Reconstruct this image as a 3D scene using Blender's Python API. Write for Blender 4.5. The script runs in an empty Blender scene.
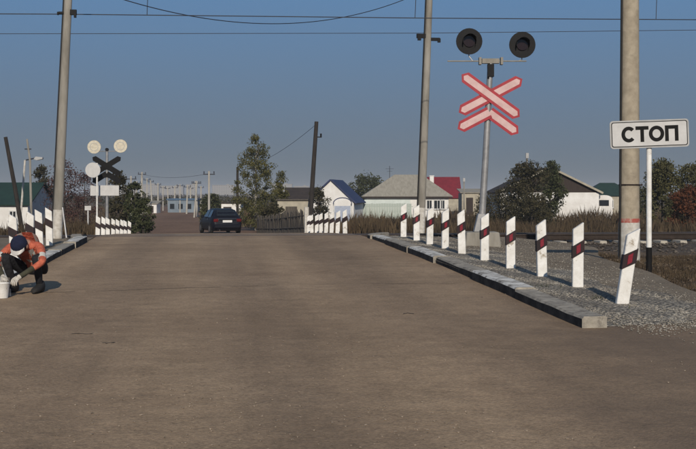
import bpy, bmesh, math, random
import numpy as np
from mathutils import Vector, Matrix, Euler

random.seed(7); rng = np.random.default_rng(7)
scn = bpy.context.scene
COL = scn.collection
R = math.radians

# ------------------------------------------------------------------ camera
F = 1100.0                       # focal length in photo pixels (photo 696 wide)
CZ = 1.45                        # eye height
HY = 193.0                       # horizon row
YAW = math.atan(148.0 / F)       # camera is turned right of the road direction (+Y)
cs, sn = math.cos(YAW), math.sin(YAW)
cam_d = bpy.data.cameras.new('camera'); cam = bpy.data.objects.new('camera', cam_d); COL.objects.link(cam)
cam.location = (0, 0, CZ); cam.rotation_euler = (R(90), 0, -YAW)
cam_d.sensor_width = 36; cam_d.lens = 36 * F / 696
cam_d.shift_y = -(224.5 - HY) / 696
cam_d.clip_start = 0.1; cam_d.clip_end = 9000
scn.camera = cam

# ------------------------------------------------------------------ sky, sun, exposure
SUN_EL = 25.5; SUN_DX = 0.055     # light travels (+SUN_DX, +1) over the ground: sun low behind the camera
world = bpy.data.worlds.new('World'); scn.world = world; world.use_nodes = True
nt = world.node_tree; nt.nodes.clear()
sky = nt.nodes.new('ShaderNodeTexSky'); sky.sky_type = 'NISHITA'; sky.sun_disc = False
sky.sun_elevation = R(SUN_EL); sky.sun_rotation = math.pi + math.atan(SUN_DX)
sky.air_density = 1.0; sky.dust_density = 0.3; sky.ozone_density = 2.0; sky.altitude = 300
bg = nt.nodes.new('ShaderNodeBackground'); bg.inputs['Strength'].default_value = 0.088
wo = nt.nodes.new('ShaderNodeOutputWorld')
# smog layer: the sky pales to a grey haze towards the horizon, the same all the way round
geo = nt.nodes.new('ShaderNodeNewGeometry'); sep = nt.nodes.new('ShaderNodeSeparateXYZ'); nt.links.new(geo.outputs['Incoming'], sep.inputs[0])
inv = nt.nodes.new('ShaderNodeMath'); inv.operation = 'ABSOLUTE'; nt.links.new(sep.outputs[2], inv.inputs[0])
smog = nt.nodes.new('ShaderNodeValToRGB'); e = smog.color_ramp.elements; e[0].position = 0; e[0].color = (1, 1, 1, 1); e[1].position = .85; e[1].color = (0, 0, 0, 1)
smog.color_ramp.interpolation = 'EASE'; nt.links.new(inv.outputs[0], smog.inputs[0])
hz = nt.nodes.new('ShaderNodeValToRGB'); e = hz.color_ramp.elements; e[0].position = 0; e[0].color = (1.72, 2.02, 2.25, 1); e[1].position = .19; e[1].color = (.98, 2.25, 4.35, 1)
nt.links.new(inv.outputs[0], hz.inputs[0])
mixs = nt.nodes.new('ShaderNodeMixRGB'); nt.links.new(smog.outputs[0], mixs.inputs[0]); nt.links.new(sky.outputs[0], mixs.inputs[1]); nt.links.new(hz.outputs[0], mixs.inputs[2])
nt.links.new(mixs.outputs[0], bg.inputs['Color']); nt.links.new(bg.outputs[0], wo.inputs['Surface'])

sun_d = bpy.data.lights.new('sun', 'SUN'); sun = bpy.data.objects.new('sun', sun_d); COL.objects.link(sun)
sun_d.energy = 3.5; sun_d.angle = R(0.5); sun_d.color = (1.0, 0.90, 0.77)
h = math.cos(R(SUN_EL)); a = math.atan(SUN_DX)
sun.rotation_euler = Vector((h * math.sin(a), h * math.cos(a), -math.sin(R(SUN_EL)))).to_track_quat('-Z', 'Y').to_euler()
sun.location = (-5, -60, 40)
scn.view_settings.view_transform = 'Standard'; scn.view_settings.look = 'None'
scn.view_settings.exposure = 0.0; scn.view_settings.gamma = 1.0; scn.view_settings.use_curve_mapping = False

# ------------------------------------------------------------------ helpers
def at(px, d):
    """world x, y of photo column px at forward depth d"""
    cx = (px - 348.0) / F * d
    return cx * cs + d * sn, -cx * sn + d * cs
def zz(py, d):
    return CZ - (py - HY) / F * d

def lerp_tab(tab, v):
    if v <= tab[0][0]: return tab[0][1]
    for (a0, b0), (a1, b1) in zip(tab, tab[1:]):
        if v <= a1:
            t = (v - a0) / (a1 - a0); t = t * t * (3 - 2 * t) * 0.5 + t * 0.5
            return b0 + (b1 - b0) * t
    return tab[-1][1]
def sstep(a, b, v):
    t = min(1, max(0, (v - a) / (b - a))); return t * t * (3 - 2 * t)

ROADZ = [(-60, -.1), (0, .02), (6, .06), (10, .15), (14, .22), (20, .31), (26, .36), (28, .365), (30, .33),
         (33, .24), (37, .10), (42, -.10), (48, -.32), (62, -.88), (80, -1.1), (140, -1.2), (4000, -1.2)]
OFFZ = [(-60, -.15), (0, -.05), (9, .10), (15, .17), (18, .14), (22, .02), (25.5, .0), (31.8, .0), (34, -.15), (45, -.6),
        (60, -.95), (90, -1.2), (4000, -1.2)]
def roadz(y): return lerp_tab(ROADZ, y)
def gz(x, y):
    r = roadz(y) - .03
    o = lerp_tab(OFFZ, y)
    w = sstep(5.0, 9.0, abs(x - .6))
    return r * (1 - w) + o * w
def gravz(x, y):                 # gravel shoulder behind the right kerb
    return roadz(y) + .045 * sstep(10.1, 11.3, y) * (1 - sstep(5.2, 6.6, x)) * (1 - sstep(26, 27.4, y))

class MB:
    def __init__(s): s.v = []; s.f = []; s.m = []
    def add(s, vs, fs, mi=0):
        o = len(s.v); s.v += [tuple(v) for v in vs]
        s.f += [tuple(i + o for i in f) for f in fs]; s.m += [mi] * len(fs)
    def box(s, c, sz, rot=None, mi=0):
        x, y, z = (k / 2 for k in sz)
        vs = [Vector(p) for p in ((-x,-y,-z),(x,-y,-z),(x,y,-z),(-x,y,-z),(-x,-y,z),(x,-y,z),(x,y,z),(-x,y,z))]
        if rot is not None:
            m = rot if isinstance(rot, Matrix) else Euler(rot).to_matrix()
            vs = [m @ v for v in vs]
        c = Vector(c); s.add([v + c for v in vs], [(3,2,1,0),(4,5,6,7),(0,1,5,4),(1,2,6,5),(2,3,7,6),(3,0,4,7)], mi)
    def tube(s, pts, rad, n=8, mi=0, cap=True):
        pts = [Vector(p) for p in pts]; k = len(pts)
        rad = rad if isinstance(rad, (list, tuple)) else [rad] * k
        rings = []; up = None
        for i, p in enumerate(pts):
            t = (pts[min(i + 1, k - 1)] - pts[max(i - 1, 0)]).normalized()
            if up is None:
                up = Vector((1, 0, 0)) if abs(t.x) < .9 else Vector((0, 1, 0))
            u = (up - t * up.dot(t)).normalized(); w = t.cross(u); up = u
            rings.append([p + (u * math.cos(2*math.pi*j/n) + w * math.sin(2*math.pi*j/n)) * rad[i] for j in range(n)])
        vs = [v for r in rings for v in r]; fs = []
        for i in range(k - 1):
            for j in range(n):
                a, b = i*n + j, i*n + (j+1) % n
                fs.append((a, b, b + n, a + n))
        if cap: fs.append(tuple(range(n - 1, -1, -1))); fs.append(tuple((k-1)*n + j for j in range(n)))
        s.add(vs, fs, mi)
    def prism(s, poly, y0, y1, mi=0, M=None):
        """poly of (x, z) extruded along y"""
        n = len(poly); vs = [Vector((x, y0, z)) for x, z in poly] + [Vector((x, y1, z)) for x, z in poly]
        if M is not None: vs = [M @ v for v in vs]
        fs = [tuple(range(n)), tuple(range(2*n - 1, n - 1, -1))]
        for i in range(n):
            j = (i + 1) % n; fs.append((j, i, i + n, j + n))
        s.add(vs, fs, mi)
    def disc(s, c, r, y0, y1, n=24, mi=0):
        s.prism([(c[0] + r*math.cos(2*math.pi*i/n), c[1] + r*math.sin(2*math.pi*i/n)) for i in range(n)], y0, y1, mi)
    def build(s, name, mats, parent=None, smooth=False, loc=None, bevel=0):
        me = bpy.data.meshes.new(name); me.from_pydata(s.v, [], s.f)
        for m in (mats if isinstance(mats, (list, tuple)) else [mats]): me.materials.append(m)
        me.polygons.foreach_set('material_index', s.m)
        if smooth: me.polygons.foreach_set('use_smooth', [True] * len(me.polygons))
        me.update()
        bm = bmesh.new(); bm.from_mesh(me); bmesh.ops.recalc_face_normals(bm, faces=bm.faces)
        if bevel: bmesh.ops.bevel(bm, geom=bm.edges[:], offset=bevel, segments=1, affect='EDGES', clamp_overlap=True)
        bm.to_mesh(me); bm.free()
        if smooth:
            try: me.set_sharp_from_angle(angle=R(40))
            except Exception: pass
        return link(name, me, parent, loc)

def link(name, me, parent=None, loc=None):
    o = bpy.data.objects.new(name, me); COL.objects.link(o)
    if parent: o.parent = parent
    if loc: o.location = loc
    return o
def tag(o, label=None, cat=None, group=None, kind=None):
    if label: o['label'] = label
    if cat: o['category'] = cat
    if group: o['group'] = group
    if kind: o['kind'] = kind
    return o
def thing(name, loc, rz=0, label=None, cat=None, group=None):
    o = link(name, None); o.location = loc; o.rotation_euler = (0, 0, rz); o.empty_display_size = .2
    return tag(o, label, cat, group)
def copy_tree(o, parent=None):
    c = o.copy(); COL.objects.link(c)
    if parent: c.parent = parent
    for ch in list(o.children): copy_tree(ch, c)
    return c
ORD = ['nearest', 'second', 'third', 'fourth', 'fifth', 'sixth', 'seventh', 'eighth', 'ninth', 'farthest']

# ------------------------------------------------------------------ materials
def srgb(r, g, b):
    f = lambda c: ((c/255 + .055) / 1.055) ** 2.4 if c/255 > .04045 else c/255/12.92
    return (f(r), f(g), f(b))
MATS = {}
def mat(name, col, col2=None, rough=.85, scale=6, detail=6, bump=0, bscale=60, metal=0, lo=.35, hi=.65, stretch=(1,1,1), spec=.3, transl=0, rand=False, stain=None):
    if name in MATS: return MATS[name]
    m = bpy.data.materials.new(name); m.use_nodes = True; t = m.node_tree; n = t.nodes; L = t.links
    b = n['Principled BSDF']; b.inputs['Roughness'].default_value = rough; b.inputs['Metallic'].default_value = metal
    b.inputs['Specular IOR Level'].default_value = spec
    if col2 is None: col2 = tuple(c * .72 for c in col)
    tc = n.new('ShaderNodeTexCoord'); mp = n.new('ShaderNodeMapping'); mp.inputs['Scale'].default_value = stretch
    L.new(tc.outputs['Object'], mp.inputs['Vector'])
    if rand:                      # every object gets its own patch of the pattern
        oi = n.new('ShaderNodeObjectInfo'); vm = n.new('ShaderNodeVectorMath'); vm.operation = 'SCALE'; vm.inputs[0].default_value = (37, 53, 71)
        L.new(oi.outputs['Random'], vm.inputs['Scale']); L.new(vm.outputs[0], mp.inputs['Location'])
    nz = n.new('ShaderNodeTexNoise'); nz.inputs['Scale'].default_value = scale; nz.inputs['Detail'].default_value = detail
    nz.inputs['Roughness'].default_value = .62
    L.new(mp.outputs[0], nz.inputs['Vector'])
    cr = n.new('ShaderNodeValToRGB'); cr.color_ramp.elements[0].position = lo; cr.color_ramp.elements[1].position = hi
    cr.color_ramp.elements[0].color = (*col2, 1); cr.color_ramp.elements[1].color = (*col, 1)
    L.new(nz.outputs[0], cr.inputs[0]); L.new(cr.outputs[0], b.inputs['Base Color'])
    if stain:                     # chipped and dirty spots
        n3 = n.new('ShaderNodeTexNoise'); n3.inputs['Scale'].default_value = stain[1]; n3.inputs['Detail'].default_value = 8; n3.inputs['Roughness'].default_value = .72
        L.new(mp.outputs[0], n3.inputs['Vector']); r3 = n.new('ShaderNodeValToRGB'); r3.color_ramp.elements[0].position = stain[2]; r3.color_ramp.elements[1].position = stain[2] + .09
        L.new(n3.outputs[0], r3.inputs[0]); mx3 = n.new('ShaderNodeMixRGB'); L.new(r3.outputs[0], mx3.inputs[0]); L.new(cr.outputs[0], mx3.inputs[1]); mx3.inputs[2].default_value = (*stain[0], 1)
        L.new(mx3.outputs[0], b.inputs['Base Color'])
    if bump:
        n2 = n.new('ShaderNodeTexNoise'); n2.inputs['Scale'].default_value = bscale; n2.inputs['Detail'].default_value = 4
        L.new(tc.outputs['Object'], n2.inputs['Vector'])
        bp = n.new('ShaderNodeBump'); bp.inputs['Strength'].default_value = bump; bp.inputs['Distance'].default_value = .02
        L.new(n2.outputs[0], bp.inputs['Height']); L.new(bp.outputs[0], b.inputs['Normal'])
    if transl:
        tr = n.new('ShaderNodeBsdfTranslucent'); mx = n.new('ShaderNodeMixShader'); mx.inputs[0].default_value = transl
        L.new(cr.outputs[0], tr.inputs['Color'])
        L.new(b.outputs[0], mx.inputs[1]); L.new(tr.outputs[0], mx.inputs[2])
        L.new(mx.outputs[0], n['Material Output'].inputs['Surface'])
    MATS[name] = m; return m

class NT:
    """small node-graph helper for the hand-made ground materials"""
    def __init__(s, name, rough=.9):
        s.m = bpy.data.materials.new(name); s.m.use_nodes = True; s.t = s.m.node_tree; s.b = s.t.nodes['Principled BSDF']
        s.b.inputs['Roughness'].default_value = rough; s.b.inputs['Specular IOR Level'].default_value = .2
        s.tc = s.t.nodes.new('ShaderNodeTexCoord')
    def lk(s, a, b): s.t.links.new(a, b)
    def vec(s, sc=(1,1,1)):
        mp = s.t.nodes.new('ShaderNodeMapping'); mp.inputs['Scale'].default_value = sc; s.lk(s.tc.outputs['Object'], mp.inputs[0]); return mp.outputs[0]
    def noise(s, scale, sc=(1,1,1), detail=6, rough=.6, dist=0):
        n = s.t.nodes.new('ShaderNodeTexNoise'); n.inputs['Scale'].default_value = scale; n.inputs['Detail'].default_value = detail
        n.inputs['Roughness'].default_value = rough; n.inputs['Distortion'].default_value = dist
        s.lk(s.vec(sc), n.inputs['Vector']); return n.outputs[0]
    def voro(s, scale, out='Distance'):
        n = s.t.nodes.new('ShaderNodeTexVoronoi'); n.inputs['Scale'].default_value = scale; s.lk(s.vec(), n.inputs['Vector']); return n.outputs[out]
    def ramp(s, fac, stops):
        n = s.t.nodes.new('ShaderNodeValToRGB'); e = n.color_ramp.elements
        while len(e) < len(stops): e.new(.5)
        for k, (p, c) in zip(e, stops): k.position = p; k.color = (*c, 1) if len(c) == 3 else c
        s.lk(fac, n.inputs[0]); return n.outputs[0]
    def mix(s, fac, a, b, mode='MIX'):
        n = s.t.nodes.new('ShaderNodeMixRGB'); n.blend_type = mode
        for i, v in zip((0, 1, 2), (fac, a, b)):
            if hasattr(v, 'is_output'): s.lk(v, n.inputs[i])
            else: n.inputs[i].default_value = v if i == 0 else (*v, 1)
        return n.outputs[0]
    def math(s, op, a, b=0):
        n = s.t.nodes.new('ShaderNodeMath'); n.operation = op
        for i, v in enumerate((a, b)):
            if hasattr(v, 'is_output'): s.lk(v, n.inputs[i])
            else: n.inputs[i].default_value = v
        return n.outputs[0]
    def axis(s, i):
        n = s.t.nodes.new('ShaderNodeSeparateXYZ'); s.lk(s.tc.outputs['Object'], n.inputs[0]); return n.outputs[i]
    def bump(s, hgt, strength, dist=.01):
        n = s.t.nodes.new('ShaderNodeBump'); n.inputs['Strength'].default_value = strength; n.inputs['Distance'].default_value = dist
        s.lk(hgt, n.inputs['Height']); s.lk(n.outputs[0], s.b.inputs['Normal'])
    def color(s, c): s.lk(c, s.b.inputs['Base Color'])

# asphalt, worn and covered with brown dust
k = NT('dusty_asphalt', .88)
base = k.ramp(k.noise(.35, (1, .55, 1), 8, .65), [(.3, (.275, .194, .123)), (.52, (.332, .238, .153)), (.75, (.392, .287, .190))])
streak = k.ramp(k.noise(.75, (1, .045, 1), 6, .6), [(.32, (.80,) * 3), (.5, (.98,) * 3), (.68, (1.16,) * 3)])
cross = k.ramp(k.noise(1.0, (.16, 1, 1), 6, .7, .5), [(.30, (.88,) * 3), (.6, (1.04,) * 3)])
fine = k.ramp(k.noise(38, detail=4, rough=.75), [(.3, (.66,) * 3), (.7, (1.28,) * 3)])
mid = k.ramp(k.noise(4.5, detail=6, rough=.7), [(.3, (.82,) * 3), (.7, (1.14,) * 3)])
c = k.mix(1, base, streak, 'MULTIPLY'); c = k.mix(1, c, cross, 'MULTIPLY'); c = k.mix(1, c, fine, 'MULTIPLY'); c = k.mix(1, c, mid, 'MULTIPLY')
track = k.math('SINE', k.math('ADD', k.math('MULTIPLY', k.axis(0), 3.6), k.math('MULTIPLY', k.noise(.25, (1, .3, 1), 4), 5.0)))
c = k.mix(1, c, k.ramp(k.math('ADD', k.math('MULTIPLY', track, .5), .5), [(.0, (.89,) * 3), (1, (1.13, 1.13, 1.11))]), 'MULTIPLY')
drift = k.ramp(k.noise(.28, (.55, 1, 1), 8, .72, .3), [(.50, (0,) * 3), (.62, (1,) * 3)])
c = k.mix(k.math('MULTIPLY', drift, .38), c, (.215, .148, .092))
spots = k.ramp(k.noise(1.1, detail=8, rough=.75), [(.62, (0,) * 3), (.74, (1,) * 3)])
c = k.mix(k.math('MULTIPLY', spots, .45), c, (.09, .075, .06))
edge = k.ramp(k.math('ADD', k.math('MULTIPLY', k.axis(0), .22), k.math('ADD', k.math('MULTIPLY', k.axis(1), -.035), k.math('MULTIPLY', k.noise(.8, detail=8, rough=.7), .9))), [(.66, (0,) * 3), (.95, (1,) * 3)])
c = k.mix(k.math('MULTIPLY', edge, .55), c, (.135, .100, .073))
grit = k.ramp(k.voro(55), [(.0, (1,) * 3), (.16, (0,) * 3)])
gm = k.ramp(k.noise(.5, detail=6, rough=.7), [(.5, (0,) * 3), (.66, (1,) * 3)])
c = k.mix(k.math('MULTIPLY', k.math('MULTIPLY', grit, gm), .5), c, (.42, .35, .27))
k.color(c); k.bump(k.math('ADD', k.noise(70, detail=3), k.math('MULTIPLY', k.noise(9, detail=5), 1.5)), .55, .012)
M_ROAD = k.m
# bare soil and trampled dry grass
k = NT('dry_soil', .95)
base = k.ramp(k.noise(.22, detail=8, rough=.7), [(.3, (.085, .060, .040)), (.5, (.135, .098, .064)), (.7, (.190, .145, .092))])
fine = k.ramp(k.noise(14, detail=6, rough=.75), [(.3, (.6,) * 3), (.7, (1.3,) * 3)])
k.color(k.mix(1, base, fine, 'MULTIPLY')); k.bump(k.noise(12, detail=6, rough=.7), .8, .05); M_SOIL = k.m
# reddish bare earth of the road beyond the crossing
k = NT('red_brown_earth', .95)
base = k.ramp(k.noise(.3, (1, .3, 1), 7, .7), [(.3, (.150, .090, .058)), (.7, (.240, .150, .096))])
k.color(k.mix(1, base, k.ramp(k.noise(5), [(.3, (.7,) * 3), (.7, (1.2,) * 3)]), 'MULTIPLY')); k.bump(k.noise(6), .6, .05); M_EARTH = k.m
# gravel
k = NT('grey_gravel', .92)
cell = k.math('ADD', k.math('MULTIPLY', k.math('FRACT', k.math('MULTIPLY', k.voro(26, 'Color'), 3.7)), .8), .2)
base = k.ramp(k.noise(.7, detail=7, rough=.7), [(.33, (.25, .205, .15)), (.62, (.40, .365, .30))])
c = k.mix(.45, base, cell, 'MULTIPLY'); c = k.mix(1, c, (1.35, 1.35, 1.35), 'MULTIPLY')
c = k.mix(k.ramp(k.voro(26), [(.25, (0,) * 3), (.6, (.75,) * 3)]), c, (.06, .055, .048))
k.color(c); k.bump(k.math('MULTIPLY', k.voro(26), -1), .9, .03); M_GRAV = k.m
k = NT('trodden_path', .95)
base = k.ramp(k.noise(.5, detail=8, rough=.7), [(.3, (.215, .172, .122)), (.7, (.345, .285, .210))])
fine = k.ramp(k.noise(22, detail=6, rough=.85), [(.3, (.5,) * 3), (.7, (1.4,) * 3)])
k.color(k.mix(1, base, fine, 'MULTIPLY')); k.bump(k.math('ADD', k.noise(30, detail=5, rough=.8), k.math('MULTIPLY', k.noise(4, detail=5), 2)), .9, .04); M_PATH = k.m

M_STONE = mat('gravel_stone', (.40, .37, .31), (.23, .20, .155), scale=9, detail=2, rough=.9)
M_BAL = mat('ballast_stone', (.15, .125, .10), (.045, .037, .030), scale=9, detail=2, rough=.95)
M_CONC = mat('concrete', (.40, .345, .26), (.27, .23, .17), stain=((.20, .17, .13), 3, .6), scale=5, bump=.3, rough=.9)
M_CONCD = mat('grey_concrete', (.32, .30, .26), (.20, .185, .155), scale=4, bump=.3, rough=.9, stretch=(1, 1, .25))
M_KERB = mat('kerb_concrete', (.40, .365, .30), (.21, .19, .16), rand=True, stain=((.10, .088, .07), 4, .58), scale=7, bump=.5, bscale=30, rough=.92)
M_KPAINT = mat('worn_white_paint', (.68, .67, .62), (.23, .215, .19), scale=5, bump=.4, lo=.38, hi=.55, rough=.9, rand=True, stain=((.22, .195, .16), 6, .55))
M_KDARK = mat('kerb_side_shade', (.014, .014, .014), (.05, .046, .042), scale=5, bump=.4, lo=.4, hi=.6, rough=.9)  # shade on the road-facing kerb sides, put into the colour as mottled near-black
M_WHITE = mat('white_paint', (.80, .79, .755), (.64, .62, .57), scale=7, rough=.6, bump=.15, rand=True, stain=((.36, .31, .24), 8, .575))
M_WHITEW = mat('weathered_whitewash', (.60, .58, .53), (.40, .37, .32), scale=10, rough=.9, bump=.2)
M_BLACK = mat('black_paint', (.008, .008, .008), (.012, .011, .011), scale=9, rough=.7, spec=.12)
M_BLACKP = mat('black_plastic', (.007, .007, .008), (.010, .010, .010), rough=.6, spec=.15)
M_RED = mat('red_paint', (.38, .020, .034), (.28, .018, .028), scale=8, rough=.5)
M_BANDR = mat('faded_red_band', (.36, .09, .07), (.42, .30, .25), scale=8, rough=.9, lo=.4, hi=.55)
M_REFL = mat('red_reflector', (.24, .022, .035), (.17, .016, .028), scale=30, rough=.35)
M_BAND = mat('dark_marker_band', (.026, .011, .013), (.014, .008, .009), rand=True, stain=((.16, .13, .11), 11, .64), rough=.6)
M_PINK = mat('weathered_sign_white', (.64, .45, .43), (.53, .35, .33), scale=6, rough=.6, rand=True, stain=((.38, .25, .22), 7, .62))
M_GALV = mat('galvanised_steel', (.34, .34, .34), (.24, .24, .24), scale=7, rough=.5, metal=.4)
M_SIGN = mat('sign_white', (.56, .555, .54), (.48, .475, .46), scale=5, rough=.5, rand=True, stain=((.36, .33, .28), 5, .66))
M_SIGNB = mat('sign_back_grey', (.42, .42, .41), (.34, .34, .33), scale=5, rough=.6)
M_CREAM = mat('cream_paint', (.66, .61, .48), (.50, .45, .35), scale=12, rough=.7)
M_DGLASS = mat('dark_lens', (.018, .007, .006), (.012, .005, .005), rough=.15, spec=.5)
M_WOODP = mat('old_dark_timber', (.045, .038, .033), (.022, .019, .017), scale=6, stretch=(4, 4, .4), rough=.95, bump=.4)
M_STEEL = mat('rail_steel', (.045, .032, .025), (.028, .02, .016), scale=8, rough=.7, metal=.3)
M_RAILTOP = mat('polished_rail_head', (.45, .44, .42), (.38, .37, .35), rough=.25, metal=1)
M_WIRE = mat('wire_dark', (.03, .035, .045), (.02, .02, .03), rough=.6)
M_RUBBER = mat('black_cable', (.012, .012, .012), (.02, .02, .02), rough=.7)

# ------------------------------------------------------------------ the ground
def sheet(name, xs, ys, zf, m, smooth=True):
    vs = [(x, y, zf(x, y)) for y in ys for x in xs]; nx = len(xs)
    fs = [(j*nx + i, j*nx + i + 1, (j+1)*nx + i + 1, (j+1)*nx + i) for j in range(len(ys) - 1) for i in range(nx - 1)]
    b = MB(); b.add(vs, fs); return b.build(name, m, smooth=smooth)
def spaced(lo, hi, dense_lo, dense_hi, step, grow=1.35):
    a = list(np.arange(dense_lo, dense_hi + 1e-6, step)); s = step; v = a[-1]
    while v < hi: s *= grow; v = min(hi, v + s); a.append(v)
    s = step; v = a[0]; pre = []
    while v > lo: s *= grow; v = max(lo, v - s); pre.append(v)
    return pre[::-1] + a
def rough_ground(x, y):
    z = gz(x, y)
    far = sstep(40, 90, y)
    n = .035 * math.sin(x * 1.7 + .6 * math.sin(y)) * math.sin(y * 1.3 + 1) + .02 * math.sin(3.1 * x + 2.3 * y)
    w = sstep(4.6, 7, abs(x - .6))
    return z - .04 + n * w
g = sheet('ground', spaced(-3500, 3500, -30, 45, .75), spaced(-60, 5000, -2, 110, .75), rough_ground, M_SOIL); tag(g, kind='structure')

def edgeL(y): return -2.55 - 6.0 * (1 - sstep(7.0, 11.5, y)) - (0.35 * sstep(34, 50, y))
def edgeR(y): return 3.74 + .022 * min(16, max(0, y - 10)) + 4.2 * (1 - sstep(9.2, 12.0, y)) + (.6 * sstep(34, 50, y))
def ribbon(name, eL, eR, ys, nx, zf, m):
    vs = []; fs = []
    for y in ys:
        l, r = eL(y), eR(y)
        for i in range(nx): x = l + (r - l) * i / (nx - 1); vs.append((x, y, zf(x, y)))
    for j in range(len(ys) - 1):
        for i in range(nx - 1): fs.append((j*nx + i, j*nx + i + 1, (j+1)*nx + i + 1, (j+1)*nx + i))
    b = MB(); b.add(vs, fs); return b.build(name, m, smooth=True)
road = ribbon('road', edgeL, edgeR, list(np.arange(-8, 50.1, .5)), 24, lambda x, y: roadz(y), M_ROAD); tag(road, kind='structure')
earth = ribbon('dirt_road', lambda y: -3.4 - .05 * (y - 44), lambda y: 4.8 - .035 * (y - 44), list(np.arange(44, 75, 1.)) + list(np.arange(75, 220, 5.)), 8,
               lambda x, y: roadz(y) - .006 - .02 * (y < 51), M_EARTH); tag(earth, kind='structure')
# gravel shoulder right of the kerb, trodden path beyond it, left verge
def egR(y): return 5.35 + .18 * math.sin(y * 1.7) + .1 * math.sin(y * 4.1)
shoulder = ribbon('gravel_shoulder', lambda y: 3.68 + .022 * min(16, max(0, y - 10)) + .03 + 1.2 * (1 - sstep(9.0, 10.1, y)), egR, list(np.arange(9.9, 26.9, .3)), 10, lambda x, y: max(gravz(x, y), rough_ground(x, y)) - .014 + .024 * sstep(9.9, 10.9, y) + .006 * math.sin(7 * x + 3 * y), M_GRAV); tag(shoulder, kind='structure')
def epR(y): return 6.3 + .25 * math.sin(y * .9) + 1.6 * sstep(14, 22, y) + 3.5 * (1 - sstep(8, 13, y))
path = ribbon('footpath', lambda y: egR(y) - .5, epR, list(np.arange(4.0, 26.6, .4)), 10, lambda x, y: max(gravz(x, y), rough_ground(x, y)) + .001, M_PATH); tag(path, kind='structure')
verge = ribbon('verge', lambda y: -5.2 + .2 * math.sin(y), lambda y: edgeL(y) + .02, list(np.arange(11, 27.2, .4)), 6,
               lambda x, y: max(roadz(y) + .02, rough_ground(x, y) + .02), M_PATH); tag(verge, kind='structure')

# cracks in the asphalt: thin dark jagged strips on the road
M_CRACK = mat('crack_dirt', (.10, .078, .058), (.055, .043, .033), scale=20, rough=1)
def crack(x0, y0, x1, y1, w, seed, gap=0.0):
    r = random.Random(seed); n = max(6, int(abs(x1 - x0) / .12)); b = MB(); prev = None; yy = 0
    for i in range(n + 1):
        t = i / n; yy = yy * .8 + r.gauss(0, .018); x = x0 + (x1 - x0) * t; y = y0 + (y1 - y0) * t + yy
        ww = w * r.uniform(.25, 1.2); z = roadz(y) + .004
        cur = [(x, y - ww / 2, z), (x, y + ww / 2, z)]
        if prev and r.random() > gap: b.add([prev[0], cur[0], cur[1], prev[1]], [(0, 1, 2, 3)])
        prev = cur
    return b.build('crack', M_CRACK, road)
crack(-3.6, 13.55, 1.0, 14.6, .024, 1, .25); crack(1.2, 14.7, 3.4, 14.5, .014, 2, .5)
crack(-1.17, 10.35, -.98, 10.33, .035, 3); crack(-.84, 9.75, -.73, 9.74, .035, 4)
crack(-2.2, 17.4, 3.6, 17.9, .012, 5, .6); crack(2.12, 11.4, 2.24, 11.38, .045, 8)
crack(-2.4, 24, 3.8, 24.3, .035, 9, .3)

# stones: loose gravel, ballast, grit on the road (uncountable -> stuff)
def stones(name, pts, size, m, label, cat, parent=None):
    base = [np.array(v, float) for v in ((1,0,-.2),(-.5,.87,-.2),(-.5,-.87,-.2),(.5,.87,.35),(-1,0,.35),(.5,-.87,.35),(0,0,.75))]
    base = np.array(base); fc = [(0,3,5),(1,4,3),(2,5,4),(0,1,3),(1,2,4),(2,0,5),(3,4,6),(4,5,6),(5,3,6)]
    V = []; Fs = []
    for i, (x, y, z) in enumerate(pts):
        s = size * random.uniform(.5, 1.35); a = random.random() * 6.28; ca, sa = math.cos(a), math.sin(a)
        p = base * (1 + rng.uniform(-.25, .25, base.shape)) * s; p[:, 2] *= .75
        q = np.stack([p[:,0]*ca - p[:,1]*sa + x, p[:,0]*sa + p[:,1]*ca + y, p[:,2] + z], 1)
        o = len(V); V += q.tolist(); Fs += [(a_+o, b_+o, c_+o) for a_, b_, c_ in fc]
    me = bpy.data.meshes.new(name); me.from_pydata(V, [], Fs); me.materials.append(m); o = link(name, me, parent)
    if parent is None: tag(o, label, cat, kind='stuff')
    else: o['kind'] = 'stuff'
    return o
pts = []
for _ in range(17000):
    y = 8.6 + 17.8 * random.random() ** 1.2; x = random.uniform(4.0 + .022 * max(0, y - 10), egR(y) + random.gauss(0, .12))
    if y < 10.6 and random.random() > max(0, (y - 9.2) / 1.4) ** 2: continue
    pts.append((x, y, max(gravz(x, y), rough_ground(x, y), roadz(y) if y < 10.2 else -9) + .006))
for _ in range(5200):            # thinner scatter over the path and in front of the kerb end
    y = random.uniform(7.6, 26); x = random.uniform(4.2 + .3 * max(0, 9 - y), 8.5)
    if x > epR(y) - .2: continue
    pts.append((x, y, max(gravz(x, y), rough_ground(x, y), roadz(y) if x < edgeR(y) else -9) + .004))
stones('loose_gravel', pts, .0105, M_STONE, 'loose grey gravel spread behind the right kerb among the marker posts', 'gravel')
pts = []
M_GRIT = mat('road_grit', (.36, .29, .22), (.15, .12, .09), scale=25, detail=2)
for _ in range(2200):
    y = 5.4 + abs(random.gauss(0, 2.6)); x = random.uniform(-3.2, 4.6)
    if math.sin(x * 1.3 + 1) + math.sin(y * 2.1 + x) + random.gauss(0, .6) < .2: continue
    if edgeL(y) < x < edgeR(y): pts.append((x, y, roadz(y) + .002))
for _ in range(500):
    y = random.uniform(8, 24); x = random.choice((edgeL(y) + abs(random.gauss(0, .25)), edgeR(y) - abs(random.gauss(0, .25)))); pts.append((x, y, roadz(y) + .002))
stones('road_grit', pts, .0075, M_GRIT, 'fine loose grit scattered over the near asphalt', 'grit')

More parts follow.
